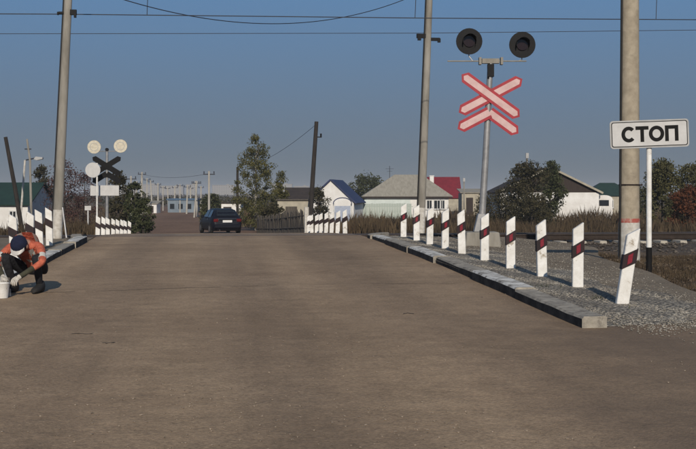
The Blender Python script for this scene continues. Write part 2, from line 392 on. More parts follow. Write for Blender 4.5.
# ------------------------------------------------------------------ railway
TY = 28.9
track = tag(link('railway_track', None), kind='structure'); track.location = (0, TY, 0)
BZ = .165
for x0, x1 in ((-70, -3.5), (5.3, 80)):
    b = MB(); n = 90; prof = [(-2.75, -.12), (-1.55, .10), (0, BZ + .01), (1.62, BZ), (2.75, -.2)]
    xs = np.linspace(x0, x1, n)
    vs = [(x, p[0] + .05 * math.sin(x * 2 + p[0]), p[1] + .02 * math.sin(x * 3.3 + 2 * p[0])) for x in xs for p in prof]
    b.add(vs, [(i*5 + j, (i+1)*5 + j, (i+1)*5 + j + 1, i*5 + j + 1) for i in range(n - 1) for j in range(4)])
    M_BED = MATS.get('bed') or mat('bed', (.10, .082, .064), (.040, .032, .025), scale=12, bump=1, bscale=20)
    b.build('ballast_bed', M_BED, track, smooth=True)
pts = []
for _ in range(9000):
    x = random.uniform(5.2, 30) if random.random() < .8 else random.uniform(-14, -3.4)
    y = random.uniform(-2.8, 1.9); z = np.interp(y, [-2.75, -1.55, 0, 1.62, 2.75], [-.12, .11, BZ + .01, BZ, -.2])
    pts.append((x, y, z))
clods = []
for _ in range(3500):
    y = random.uniform(10, 26); x = epR(y) + abs(random.gauss(0, 2.2)) - .15
    clods.append((x, y, rough_ground(x, y) + .004))
stones('soil_clods', clods, .03, mat('soil_clod', (.20, .15, .10), (.085, .060, .042), scale=6, detail=2, rough=1), 'crumbled brown soil clods beside the footpath at the right edge', 'soil')
stones('ballast_stones', pts, .045, M_BAL, None, None, track)
M_SLP = mat('sleeper_concrete', (.50, .46, .39), (.34, .31, .25), scale=4, rough=.9, bump=.2)
b = MB()
b.add([(-.125,-1.35,-.02),(.125,-1.35,-.02),(.125,1.35,-.02),(-.125,1.35,-.02),(-.09,-1.33,.20),(.09,-1.33,.20),(.09,1.33,.20),(-.09,1.33,.20)],
      [(3,2,1,0),(4,5,6,7),(0,1,5,4),(1,2,6,5),(2,3,7,6),(3,0,4,7)])
slp = b.build('sleeper', M_SLP, track, bevel=.01); first = True
for x in list(np.arange(5.5, 32, .55)) + list(np.arange(-3.9, -16, -.55)):
    o = slp if first else slp.copy()
    if not first: COL.objects.link(o); o.parent = track
    o.location = (x, random.uniform(-.03, .03), random.uniform(-.012, .008)); first = False
for s in (-.76, .76):
    b = MB(); zt = roadz(TY + s) + .008
    prof = [(-.066, .2), (.066, .2), (.066, .215), (.012, .23), (.012, zt - .045), (.036, zt - .04), (.036, zt), (-.036, zt), (-.036, zt - .04), (-.012, zt - .045), (-.012, .23), (-.066, .215)]
    n = len(prof); vs = [(x, s + p[0], p[1]) for x in (-70, 80) for p in prof]
    b.add(vs, [(i, (i+1) % n, (i+1) % n + n, i + n) for i in range(n)])
    for i in range(n): b.m[i] = 1 if i == 6 else 0
    b.build('rail', [M_STEEL, M_RAILTOP], track)

# ------------------------------------------------------------------ kerbs
def kerb(name, xf, y0, y1, side, seed, pieces):
    r = random.Random(seed); root = tag(link(name, None), kind='structure'); root.location = (0, 0, 0)
    y = y0; i = 0
    while y < y1:
        L = r.uniform(*pieces); ye = min(y + L, y1 + .6); n = 5
        w = .25; dx = r.uniform(-.06, .05); dz = r.uniform(-.022, .018); b = MB(); vs = []
        for j in range(n + 1):
            t = j / n; yy = y + .012 + (ye - y - .024) * t; x = xf(yy) + dx * (1 - .3 * t); z = roadz(yy)
            top = z + .120 + dz + r.uniform(-.006, .006)
            xa, xb = (x, x + w) if side > 0 else (x - w, x)
            vs += [(xa, yy, z - .1), (xb, yy, z - .1), (xb, yy, top - .012), (xb - .015, yy, top), (xa + .02, yy, top + r.uniform(-.006, 0)), (xa, yy, top - .025)]
        fs = []
        for j in range(n):
            for q in range(6):
                fs.append((j*6 + q, j*6 + (q+1) % 6, (j+1)*6 + (q+1) % 6, (j+1)*6 + q))
        fs += [tuple(range(6)), tuple(n*6 + q for q in range(5, -1, -1))]
        b.add(vs, fs)
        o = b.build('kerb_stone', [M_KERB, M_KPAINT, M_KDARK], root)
        white = (i % 2 == 1)
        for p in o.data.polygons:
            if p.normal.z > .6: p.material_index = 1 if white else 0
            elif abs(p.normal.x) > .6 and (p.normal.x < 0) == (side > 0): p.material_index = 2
        y = ye; i += 1
    return root
def kerbR(y): return 3.66 + .022 * min(16, max(0, y - 10)) + .06 * sstep(12, 18, y)
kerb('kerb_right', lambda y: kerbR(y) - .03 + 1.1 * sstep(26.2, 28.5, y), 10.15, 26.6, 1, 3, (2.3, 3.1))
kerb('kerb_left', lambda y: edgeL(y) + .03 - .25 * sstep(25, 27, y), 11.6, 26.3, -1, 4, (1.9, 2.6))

# ------------------------------------------------------------------ marker posts
def make_post(slant, refl=True):
    """white plank post with a slanted top, a slanted dark band and a red reflector on it"""
    root = thing('marker_post', (0, 0, 0)); W = .070; T = .035; H = .76; s = slant * .045
    b = MB(); poly = [(-W, -.25), (W, -.25), (W * .96, H + s), (-W * .96, H - s)]
    b.prism(poly, -T, T); b.build('post_body', M_WHITE, root, bevel=.008)
    b = MB(); z0, z1 = .40, .55; e = .006
    b.prism([(-W - e, z0 - s), (W + e, z0 + s), (W + e, z1 + s), (-W - e, z1 - s)], -T - e, T + e)
    band = b.build('band', M_BAND, root)
    if not refl: return root
    b = MB(); q = s * .4; b.prism([(-.026, z0 + .025 - q), (.026, z0 + .025 + q), (.026, z1 - .025 + q), (-.026, z1 - .025 - q)], -T - e - .008, -T - e + .002)
    b.build('reflector', M_REFL, band, bevel=.003)
    return root
master = {1: make_post(1), -1: make_post(-1, False), 2: make_post(1, False)}; used = {1: False, -1: False, 2: False}
def put_post(px, d, z, slant, tilt, label, group, rz=0, hs=1.0, xy=None):
    o = copy_tree(master[slant]) if used[slant] else master[slant]; used[slant] = True
    x, y = xy if xy else at(px, d)
    o.location = (x, y, z); o.rotation_euler = (R(random.uniform(-3, 3)), R(tilt + random.uniform(-.8, .8)), rz - YAW * .5 + R(random.uniform(-9, 9)))
    o.scale = (1, 1, hs); return tag(o, label, 'marker post', group)
RX = [(622, 12.15, 9.0), (577.5, 13.9, .8), (542, 15.35, -1.2), (510.5, 16.75, -.3), (484.5, 18.3, .3), (462, 19.8, -1.0), (445, 21.35, .2), (429.5, 22.9, .6), (416.5, 24.45, -.4), (403.5, 26.1, .6)]
for i, (px, d, tl) in enumerate(RX):
    x, y = at(px, d); z = gravz(x, y) + .005
    lab = ('white marker post leaning right, nearest of the right kerb row, before the concrete pole' if i == 0 else
           'farthest white marker post of the right kerb row, nearest the rails' if i == 9 else
           f'{ORD[i]} white marker post of the right kerb row, counted from the near kerb end')
    put_post(px, d, z, 1, tl, lab, 'marker posts along the right kerb', hs=(1.06, 1.02, 1, .99, .98, 1, .98, .98, .99, 1)[i])
LX = [(14.5, 18.3), (29.5, 19.8), (40, 21.4), (49.5, 22.9)]
for i, (px, d) in enumerate(LX):
    x, y = at(px, d); z = roadz(y) + .01
    lab = ['white black-banded post nearest of the four behind the crouching worker', 'second of the four white posts behind the crouching worker',
           'third of the four white posts behind the crouching worker', 'last of the four white posts behind the worker, beside the tall leaning pole'][i]
    put_post(px, d, z, -1, random.uniform(-3, 2), lab, 'marker posts along the left kerb', hs=1.0)
FX = [(345, 34.2), (337.5, 35.6), (331.5, 37.0), (326, 38.4), (321, 39.8), (316.5, 41.2), (312, 42.6), (308.5, 44.0)]
for i, (px, d) in enumerate(FX):
    x, y = at(px, d); z = gz(x, y)
    lab = ('rightmost white post of the row beyond the rails near the blue roofed house' if i == 0 else
           'leftmost white post of the row beyond the rails, by the leaning timber pole' if i == 7 else
           f'{ORD[i]} white post from right in the row beyond the rails near the timber pole')
    put_post(px, d, z, 2, random.uniform(-2.5, 2.5), lab, 'marker posts beyond the rails on the right', hs=.95)
GX = [(97.5, 34.0), (103, 35.8), (108, 37.5), (113, 39.2), (117.5, 41), (121.5, 42.6), (125.5, 44.2), (129, 45.8)]
for i, (px, d) in enumerate(GX):
    x, y = at(px, d); z = min(gz(x, y), zz(238.5 - i * .25, d)) if i else gz(x, y) - .1
    z = gz(x, y) - .16
    lab = ('leftmost white post at the foot of the far crossing signal' if i == 0 else
           'rightmost white post of the close row below the far crossing signal' if i == 7 else
           f'{ORD[i]} white post from the left in the close row below the far crossing signal')
    put_post(px, d, z, -1, random.uniform(-2.5, 2.5), lab, 'marker posts beyond the rails on the left', hs=.95)

# ------------------------------------------------------------------ poles
def concrete_pole(name, base, top, r0, r1, label, cat='pole', white=0, red=None, ring=None, cable=0, nseg=14, brackets=()):
    root = thing(name, base, 0, label, cat); B = Vector(base); D = Vector(top) - B; Lh = D.length; d = D.normalized()
    P = lambda t: d * t
    b = MB(); b.tube([P(-.3), P(Lh * .33), P(Lh * .66), P(Lh)], [r0, r0 + (r1 - r0) * .33, r0 + (r1 - r0) * .66, r1], nseg)
    b.build('shaft', M_CONC if cat == 'pole' else M_CONCD, root, smooth=True)
    rr = lambda t: r0 + (r1 - r0) * t / Lh
    if white:
        b = MB(); b.tube([P(-.05), P(white)], [rr(0) + .004, rr(white) + .004], nseg); b.build('whitewash', M_WHITEW, root, smooth=True)
    if red:
        b = MB(); b.tube([P(red[0]), P(red[1])], [rr(red[0]) + .006, rr(red[1]) + .006], nseg); b.build('red_band', M_BANDR, root, smooth=True)
    if ring:
        b = MB(); b.tube([P(ring), P(ring + .03)], rr(ring) + .009, nseg); b.box(P(ring + .015) + Vector((rr(ring) + .03, -.02, 0)), (.07, .03, .03))
        b.build('clamp', M_STEEL, root)
    if cable:
        b = MB(); side = Vector((-1, -.25, 0)).normalized()
        b.tube([P(.1) + side * (rr(0) + cable * .5), P(Lh * .5) + side * (rr(Lh * .5) + cable * .5), P(Lh * .98) + side * (rr(Lh) + cable * .5)], cable, 6)
        b.build('cable', M_RUBBER, root, smooth=True)
    for t, dx, l, w in brackets:
        b = MB(); b.box(P(t) + Vector((dx, -.02, 0)), (l, .10, w)); b.box(P(t) + Vector((dx * 1.5, -.06, -w * .4)), (l * .3, .09, w * 1.3)); b.build('bracket', M_BLACKP, root)
    return root
# big pole by the stop sign
x, y = at(629, 21.5); gzb = rough_ground(x, y)
concrete_pole('concrete_pole', (x, y, gzb), (x + .03, y, gzb + 9.0), .205, .150, 'thick round concrete pole with faded red ring beside the stop sign',
              white=.80, red=(.80, .88), ring=1.52, cable=.026)
# mast right of the road beyond the rails
x, y = at(420.5, 36.0); z0 = gz(x, y); xt, yt = at(430.5, 36.0)
zc = zz(36, 36) - z0
concrete_pole('catenary_mast', (x, y, z0), (xt, yt, z0 + 8.8), .135, .105, 'slim concrete mast with black brackets standing behind the far marker posts', 'mast',
              white=.95, cable=.03, brackets=((zc, -.20, .36, .14), (zc - .10, .24, .30, .10)))
# leaning mast on the left
x, y = at(57, 25.7); z0 = roadz(y) + .08; xt, yt = at(71.5, 25.7)
zl = zz(12, 25.7) - z0
concrete_pole('catenary_mast', (x, y, z0), (xt, yt, z0 + 7.2), .115, .085, 'leaning concrete mast with small insulator beside the left kerb end', 'mast',
              white=.62, cable=.02, brackets=((zl, .12, .18, .12), (zl - .02, -.14, .12, .05)))
b = MB(); x2, y2 = at(66.5, 25.4); b.tube([(x2, y2, roadz(y2) + .05), (x2 - .12, y2 + .25, roadz(y2) + .75)], .02, 6)
tag(b.build('guy_rod', M_GALV), 'thin pale rod leaning at the foot of the left mast', 'rod')

# wires
def wire(name, pts, r, label, sag=0, n=24, cat='wire'):
    b = MB(); p = []
    for i in range(len(pts) - 1):
        A, B_ = Vector(pts[i]), Vector(pts[i+1])
        for j in range(n + (i == len(pts) - 2)):
            t = j / n; q = A.lerp(B_, t); q.z -= sag * 4 * t * (1 - t); p.append(q)
    b.tube(p, r, 5); return tag(b.build(name, M_WIRE, smooth=True), label, cat, 'overhead wires of the railway')
def wp(px, py, d): x, y = at(px, d); return (x, y, zz(py, d))
def tpt(px, py, Y):             # point on the vertical plane y = Y (along the railway)
    u = (px - 348) / F; d = Y / (cs - u * sn); return wp(px, py, d)
w1 = wire('contact_wire', [tpt(-250, 12.5, 28.9), tpt(60, 14, 28.9), tpt(430, 18, 28.9), tpt(950, 21, 28.9)], .013, 'upper of the two straight overhead wires across the whole sky', n=4)
for px, ya, yb in ((147, -38, 14.7), (415, -30, 18), (656, -38, 19.5)):
    b = MB(); A = tpt(px, yb, 28.9); B_ = tpt(px + 2, ya, 28.9); b.tube([A, B_], .010, 5); b.build('dropper', M_WIRE, w1)
wire('messenger_wire', [tpt(-250, -40, 28.9), tpt(147, -38, 28.9), tpt(415, -30, 28.9), tpt(656, -38, 28.9), tpt(950, -45, 28.9)], .012, 'messenger wire carrying the droppers of the upper overhead wire', n=4)
wire('feeder_wire', [tpt(-250, 34, 35.4), tpt(425, 33, 35.4), tpt(950, 27, 35.4)], .010, 'lower of the two straight overhead wires, crossing behind the lamp heads', n=6)
wire('slack_wire', [wp(70, -19, 25.7), wp(430, -12, 36)], .012, 'slack drooping wire hanging in a curve between the two masts', sag=1.08, n=40)

# ------------------------------------------------------------------ crossing signals
def blade(bld, c, ang, L, w, y0, y1, mi=0, half=False):
    """pointed board along direction ang in the x-z plane, centred at c (or starting at c)"""
    ux, uz = math.cos(ang), math.sin(ang); vx, vz = -uz, ux
    a0 = 0 if half else -L / 2; a1 = L if half else L / 2; t = w * .5
    P = [(a0 + (0 if half else t * .8), -w/2), (a1 - t * .8, -w/2), (a1, 0), (a1 - t * .8, w/2), (a0 + (0 if half else t * .8), w/2)]
    if not half: P.append((a0, 0))
    bld.prism([(c[0] + ux*p + vx*q, c[1] + uz*p + vz*q) for p, q in P], y0, y1, mi)
def crossbuck(root, z, front, s=1.0):
    A = R(32); L = 1.50 * s; w = .245 * s; m = [M_RED, M_PINK] if front else [M_BLACK, M_BLACK]
    for i, sg in enumerate((1, -1)):
        b = MB(); y = -.075 - i * .014
        blade(b, (0, z), A * sg, L, w, y - .012, y)
        o = b.build('cross_board', m[0], root)
        b = MB(); blade(b, (0, z), A * sg, L - .11 * s, w - .115 * s, y - .0145, y - .0125); b.build('board_face', m[1], o)
    zc = z - .345 * s
    for i, an in enumerate((-A, math.pi + A)):
        b = MB(); y = -.075 - i * .014; blade(b, (0, zc), an, L / 2, w, y - .012, y, half=True); o = b.build('lower_board', m[0], root)
        b = MB(); blade(b, (0, zc), an, L / 2 - .055 * s, w - .115 * s, y - .0145, y - .0125, half=True); b.build('board_face', m[1], o)
def lamp(root, x, z, r, front, back_cream=False):
    b = MB(); b.disc((x, z), r, -.05, -.03, 28); o = b.build('lamp_shield', M_BLACKP, root)
    b = MB(); b.disc((x, z), r * .45, -.03, .14, 20); b.build('lamp_housing', M_CREAM if back_cream else M_BLACKP, o, smooth=True)
    if back_cream:
        b = MB(); b.disc((x, z), r * .99, -.029, -.022, 28); b.build('shield_back', M_CREAM, o)
        b = MB(); b.disc((x, z), r * .99, -.06, -.052, 28); b.build('shield_face', M_CREAM, o)
        b = MB()
        for i in range(20):
            a0, a1 = 2*math.pi*i/20, 2*math.pi*(i+1)/20
            b.prism([(x + r*.55*math.cos(a0), z + r*.55*math.sin(a0)), (x + r*.62*math.cos(a0), z + r*.62*math.sin(a0)),
                     (x + r*.62*math.cos(a1), z + r*.62*math.sin(a1)), (x + r*.55*math.cos(a1), z + r*.55*math.sin(a1))], -.068, -.061)
        b.build('shield_ring', M_SIGNB, o)
    else:
        b = MB(); n = 20          # hood: half tube in front of the lens
        vs = []; fs = []
        for i in range(n + 1):
            an = R(-25) + (math.pi + R(50)) * i / n
            for rr_, yy in ((r*.52, -.05), (r*.52, -.26 if .2 < i / n < .8 else -.20), (r*.49, -.26 if .2 < i / n < .8 else -.20), (r*.49, -.05)):
                vs.append((x + rr_*math.cos(an), yy, z + rr_*math.sin(an)))
        for i in range(n):
            for q in range(4): fs.append((i*4+q, i*4+(q+1)%4, (i+1)*4+(q+1)%4, (i+1)*4+q))
        b.add(vs, fs); b.build('lamp_hood', M_BLACKP, o, smooth=True)
        b = MB(); b.disc((x, z), r * .44, -.075, -.05, 20); b.build('lens', M_DGLASS, o)
    return o
# near signal
d = 23.0; x, y = at(481, d); z0 = .30
sg = thing('crossing_signal', (x, y, z0), -YAW, 'near crossing signal with two dark lamps and red and white crossbuck', 'crossing signal')
px2m = d / F
lean = (490.5 - 481) * px2m; top = zz(62, d) - z0
b = MB(); b.prism([(-.40, -.2), (.40, -.2), (.34, .34), (-.34, .34)], -.35, .35); b.build('concrete_base', M_CONCD, sg, bevel=.02)
b = MB(); b.prism([(-.16, .34), (.16, .34), (.07, .72), (-.07, .72)], -.1, .1); b.build('mast_foot', M_GALV, sg, bevel=.01)
b = MB(); b.tube([(0, 0, .3), (lean * .5, 0, top * .5), (lean, 0, top)], [.075, .068, .06], 14); b.build('mast', M_GALV, sg, smooth=True)
b = MB(); b.tube([(lean - .9, 0, top + .02), (lean + .75, 0, top + .02)], .014, 8); b.box((lean, 0, top + .02), (.36, .12, .10)); b.box((lean - .22, 0, top + .02), (.05, .15, .15)); b.box((lean + .23, 0, top + .02), (.05, .15, .15))
b.build('lamp_arm', M_CONCD, sg)
b = MB(); b.box((lean, -.02, top - .18), (.13, .13, .26)); b.tube([(lean - .02, -.02, top - .02), (lean - .035, -.02, top - .36)], .04, 8); b.build('cable_box', M_BLACKP, sg)
cbx = lean * .93
cb = link('crossbuck', None, sg); cb.location = (cbx, 0, 0)
# blades are parts of the signal: build them relative to the signal with an x offset
COL.objects.unlink(cb); bpy.data.objects.remove(cb)
n_before = set(bpy.data.objects)
crossbuck(sg, zz(96, d) - z0, True)
for o in set(bpy.data.objects) - n_before:
    if o.parent == sg: o.location.x = cbx
    if o.parent == sg: o.rotation_euler = (0, R(4.2), 0)
for o in set(bpy.data.objects) - n_before:
    if o.parent == sg:           # keep the small roll about the board centre
        zc_ = zz(99, d) - z0; o.location.x -= math.sin(R(4.2)) * zc_; o.location.z += (1 - math.cos(R(4.2))) * zc_
for pxl, pyl in ((469, 41.5), (522, 45)):
    lx = (pxl - 481) * px2m; lz = zz(pyl, d) - z0
    o = lamp(sg, lx, lz, .275, True)
    b = MB(); b.tube([(lx, .03, lz - .25), (lx, .02, lz - .30), (lx + (.08 if pxl < 490 else -.08), 0, top + .02)], .012, 6); b.build('lamp_bracket', M_GALV, sg)
# far signal, seen from behind
d = 46.0; x, y = at(107, d); z0 = gz(x, y); px2m = d / F
sg2 = thing('crossing_signal', (x, y, z0), -YAW + R(4), 'far crossing signal seen from behind, pale round lamp backs over a black crossbuck', 'crossing signal')
top = zz(150, d) - z0
b = MB(); b.tube([(0, 0, -.1), (0, 0, top)], [.07, .055], 10); b.build('mast', M_GALV, sg2, smooth=True)
b = MB(); b.tube([(-.55, 0, top - .05), (.62, 0, top - .05)], .02, 6); b.build('lamp_arm', M_GALV, sg2)
b = MB(); b.disc((0, top + .02), .07, -.07, .07, 12); b.build('bell', M_BLACKP, sg2)
crossbuck(sg2, zz(166, d) - z0, False, .92)
for pxl, pyl in ((94.5, 147), (120.5, 146)): lamp(sg2, (pxl - 107) * px2m, zz(pyl, d) - z0, .28, False, True)
b = MB(); b.box(((105 - 107) * px2m, -.09, zz(190.5, d) - z0), (1.18, .012, .43)); o = b.build('sign_plate', M_SIGN, sg2)
b = MB(); b.box(((105 - 107) * px2m, -.075, zz(188, d) - z0), (1.1, .016, .03)); b.box(((105 - 107) * px2m, -.075, zz(193, d) - z0), (1.1, .016, .03)); b.build('sign_rail', M_GALV, o)
d = 45.2; x, y = at(97, d); z0 = gz(x, y)
rs = thing('round_sign', (x, y, z0), -YAW, 'pale round sign on a thin white post left of the far crossing signal', 'sign')
b = MB(); b.tube([(0, 0, -.1), (0, 0, zz(163, d) - z0)], .035, 8); b.build('sign_post', M_WHITE, rs, smooth=True)
b = MB(); b.disc((-.16, zz(170, d) - z0), .31, -.05, -.035, 24); b.build('sign_disc', M_SIGN, rs)
b = MB(); x, y = at(88, 50); b.tube([(x, y, gz(x, y) - .05), (x, y, zz(206, 50))], .035, 6); b.box((x, y - .05, zz(208, 50)), (.28, .02, .2))
o = thing('small_sign', (x, y, gz(x, y)), 0, 'tiny white sign on a stake left of the far crossing signal', 'sign')
bb = b.build('sign_board', M_SIGN, o); bb.location = (-x, -y, -gz(x, y))

# ------------------------------------------------------------------ stop sign
d = 17.2; x, y = at(649, d); z0 = rough_ground(x, y); px2m = d / F
z0 = min(z0, zz(273, d)) if abs(z0 - zz(273, d)) < .1 else z0
st = thing('stop_sign', (x, y, z0), -YAW - R(4), 'white rectangular СТОП sign on a thin white post with black foot', 'sign')
zt = zz(150, d) - z0
b = MB(); b.tube([(0, 0, .42), (0, 0, zt + .2)], .042, 12); b.build('post', M_WHITE, st, smooth=True)
b = MB(); b.tube([(0, 0, -.2), (0, 0, .42)], .046, 12); b.build('post_foot', M_BLACK, st, smooth=True)
def rrect(w, h_, r, n=6):
    P = []
    for cx, cz, a0 in ((w/2 - r, h_/2 - r, 0), (-w/2 + r, h_/2 - r, 90), (-w/2 + r, -h_/2 + r, 180), (w/2 - r, -h_/2 + r, 270)):
        P += [(cx + r*math.cos(R(a0 + 90*i/n)), cz + r*math.sin(R(a0 + 90*i/n))) for i in range(n + 1)]
    return P
pc = Vector(((648.5 - 649) * px2m, -.06, zz(134, d) - z0))
PM = Matrix.Translation(pc) @ Matrix.Rotation(R(-1.9), 4, 'Y')
b = MB(); b.prism(rrect(1.21, .435, .05), -.012, .012, M=PM); plate = b.build('sign_plate', M_SIGNB, st)
b = MB(); b.prism(rrect(1.165, .39, .035), -.014, -.0125, M=PM); b.build('sign_border', M_BLACK, plate)
b = MB(); b.prism(rrect(1.14, .365, .028), -.016, -.0145, M=PM); b.build('sign_face', M_SIGN, plate)
b = MB(); b.prism(rrect(1.1, .04, .005), .013, .035, M=PM @ Matrix.Translation((0, 0, .1))); b.prism(rrect(1.1, .04, .005), .013, .035, M=PM @ Matrix.Translation((0, 0, -.1))); b.build('sign_rail', M_GALV, plate)
def letter(shape, cx, w, h_, t):
    b = MB(); y0, y1 = -.0185, -.0165
    T_ = PM @ Matrix.Translation((cx, 0, 0))
    if shape == 'T':
        b.prism([(-w/2, h_/2 - t), (-t/2, h_/2 - t), (-t/2, -h_/2), (t/2, -h_/2), (t/2, h_/2 - t), (w/2, h_/2 - t), (w/2, h_/2), (-w/2, h_/2)], y0, y1, M=T_)
    elif shape == 'P':
        b.prism([(-w/2, -h_/2), (-w/2 + t, -h_/2), (-w/2 + t, h_/2 - t), (w/2 - t, h_/2 - t), (w/2 - t, -h_/2), (w/2, -h_/2), (w/2, h_/2), (-w/2, h_/2)], y0, y1, M=T_)
    else:
        a0, a1 = (0, 360) if shape == 'O' else (42, 318); n = 40
        for i in range(n):
            u0, u1 = R(a0 + (a1 - a0) * i / n), R(a0 + (a1 - a0) * (i + 1) / n)
            E = lambda u, k: ((w/2 - k) * math.cos(u), (h_/2 + .006 - k) * math.sin(u))
            b.prism([E(u0, 0), E(u1, 0), E(u1, t), E(u0, t)], y0, y1, M=T_)
    return b.build('letter', M_BLACK, plate)
letter('C', -.318, .225, .235, .056); letter('T', -.112, .200, .245, .056); letter('O', .108, .235, .235, .056); letter('P', .340, .205, .245, .056)

# ------------------------------------------------------------------ buildings
M_BWHITE = mat('lime_white_wall', (.78, .77, .74), (.64, .62, .58), scale=1.2, rough=.9, stain=((.45, .42, .36), 1.6, .64))
M_MINT = mat('pale_mint_wall', (.64, .70, .66), (.54, .60, .56), scale=1.2, rough=.9)
M_GREENW = mat('faded_green_boards', (.44, .49, .44), (.34, .39, .345), scale=2, rough=.9)
M_RGREY = mat('grey_slate_roof', (.34, .315, .26), (.26, .24, .195), scale=1.5, rough=.95, stretch=(3, 1, 1))
M_RBLUE = mat('dark_blue_roof', (.030, .040, .105), (.02, .028, .08), scale=2, rough=.6)
M_RRED = mat('crimson_metal_roof', (.21, .024, .034), (.15, .019, .027), scale=2, rough=.5)
M_RGREEN = mat('dark_green_roof', (.022, .050, .038), (.016, .036, .028), scale=2, rough=.6)
M_RDARK = mat('dark_brown_roof', (.050, .038, .032), (.030, .024, .021), scale=2, rough=.9)
M_GABLE = mat('dark_brown_boards', (.050, .038, .032), (.035, .026, .022), scale=3, rough=.95, stretch=(6, 1, .5))
M_PANE = mat('window_glass', (.015, .018, .022), (.02, .025, .03), rough=.08, spec=.6)
M_FRAME = mat('window_frame_white', (.62, .62, .60), (.5, .5, .48), rough=.7)
M_BEIGE = mat('beige_block', (.44, .40, .31), (.32, .29, .23), scale=2, rough=.95)
M_BOARD = mat('weathered_board', (.115, .100, .082), (.060, .052, .044), scale=3, rough=.95, stretch=(6, 6, .5))
M_CITY = None

def window(root, x, z, w, h_, y, m=None):
    b = MB(); t = .07
    for cx, cz, sx, sz in ((x, z + h_/2, w + t, t), (x, z - h_/2, w + t, t), (x - w/2, z, t, h_ - t), (x + w/2, z, t, h_ - t), (x, z, t * .8, h_ - t)):
        b.box((cx, y - .03, cz), (sx, .06, sz))
    f = b.build('window', m or M_FRAME, root)
    b = MB(); b.box((x, y - .008, z), (w - t, .012, h_ - t)); b.build('pane', M_PANE, f)
    b = MB(); b.box((x, y - .07, z - h_/2 - t), (w + .2, .14, .05)); b.build('sill', m or M_FRAME, f)
def chimney(root, x, y, z0, z1, m):
    b = MB(); b.box((x, y, (z0 + z1) / 2), (.45, .45, z1 - z0)); b.box((x, y, z1 + .03), (.55, .55, .06)); b.build('chimney', m, root)
def slab(b, q, t):
    """thick roof plane from four corner points (counter-clockwise seen from above)"""
    q = [Vector(p) for p in q]; n = (q[1] - q[0]).cross(q[2] - q[0]).normalized()
    if n.z < 0: n = -n
    k = len(q); b.add(q + [p + n * t for p in q], [tuple(range(k)), tuple(range(2*k - 1, k - 1, -1))] + [(i, (i+1) % k, (i+1) % k + k, i + k) for i in range(k)])
def gable_roof(root, name, m, hw, y0, y1, ze, zr, over=.3, t=.10, along='y'):
    """two slabs; ridge along y (gable towards the viewer) or along x"""
    for s in (-1, 1):
        b = MB()
        if along == 'y':
            k = (zr - ze) / hw; xo = hw + over
            slab(b, [(s * xo, y0 - over, ze - k * over), (s * xo, y1 + over, ze - k * over), (.0 + s * .004, y1 + over, zr), (s * .004, y0 - over, zr)], t)
        else:
            hd = (y1 - y0) / 2; ym = (y0 + y1) / 2; k = (zr - ze) / hd; yo = ym + s * (hd + over)
            slab(b, [(-hw - over, yo, ze - k * over), (hw + over, yo, ze - k * over), (hw + over, ym + s * .004, zr), (-hw - over, ym + s * .004, zr)], t)
        b.build(name, m, root)
def house_root(name, pxl, pxr, d, label, rz=0, zg=None):
    x, y = at((pxl + pxr) / 2, d); z = gz(x, y) - .05 if zg is None else zg
    return thing(name, (x, y, z), -YAW + rz, label, 'house'), (pxr - pxl) * d / F, z

# long house with grey hip roof
d = 120; hr, w, z0 = house_root('house', 364, 451, d, 'long pale house with grey hipped roof behind the marker posts')
ze = zz(196.5, d) - z0; zr = zz(174, d) - z0; D = 8.0
b = MB(); b.box((0, D/2, ze/2), (w - .5, D - .5, ze)); b.build('wall', M_BWHITE, hr)
rl, rr_ = (396 - 407.5) * d / F, (424 - 407.5) * d / F; hw = w / 2 + .25
roof = [(-hw, -.1, ze), (hw, -.1, ze), (hw, D + .1, ze), (-hw, D + .1, ze), (rl, D/2, zr), (rr_, D/2, zr)]
b = MB(); b.add(roof, [(3, 2, 1, 0), (0, 1, 5, 4), (1, 2, 5), (2, 3, 4, 5), (3, 0, 4)]); rf = b.build('roof', M_RGREY, hr)
b = MB(); b.box((0, -.08, ze - .09), (w + .3, .06, .16)); b.build('eave_board', M_RDARK, rf)
b = MB(); b.box((-2.2, .17, ze * .70), (5.0, .08, ze * .30)); b.build('wall_panel', M_MINT, hr)
for pxw, ww in ((429.5, .55), (437.5, .75), (442.5, .5)): window(hr, (pxw - 407.5) * d / F, ze * .62, ww, .95, .245)
chimney(hr, (434 - 407.5) * d / F, D * .42, ze, zz(175.5, d) - z0, M_BWHITE)
b = MB(); xa = (391 - 407.5) * d / F; b.tube([(xa, D/2, zr - .5), (xa, D/2, zz(165, d) - z0)], .03, 6); b.box((xa, D/2, zz(168, d) - z0), (.9, .03, .03)); b.box((xa, D/2, zz(170.5, d) - z0), (.6, .03, .03)); b.build('antenna', M_WIRE, hr)
# green board fence before it
d = 112; x0, y0 = at(363, d); x1, y1 = at(413, d)
fr = thing('board_fence', (x0, y0, gz(x0, y0)), math.atan2(y1 - y0, x1 - x0), 'faded green board fence before the long pale house', 'fence')
Lf = math.hypot(x1 - x0, y1 - y0); zt = zz(203.5, d) - gz(x0, y0)
bb = None
for i in range(int(Lf / .26)):
    if bb is None:
        b = MB(); b.box((0, 0, zt / 2), (.24, .03, zt)); bb = b.build('board', M_GREENW, fr); o = bb
    else: o = bb.copy(); COL.objects.link(o); o.parent = fr
    o.location = (.13 + i * .26, 0, random.uniform(-.03, .03))
b = MB(); b.box((Lf/2, .05, zt * .8), (Lf, .05, .08)); b.box((Lf/2, .05, zt * .25), (Lf, .05, .08)); b.build('fence_rail', M_GREENW, fr)
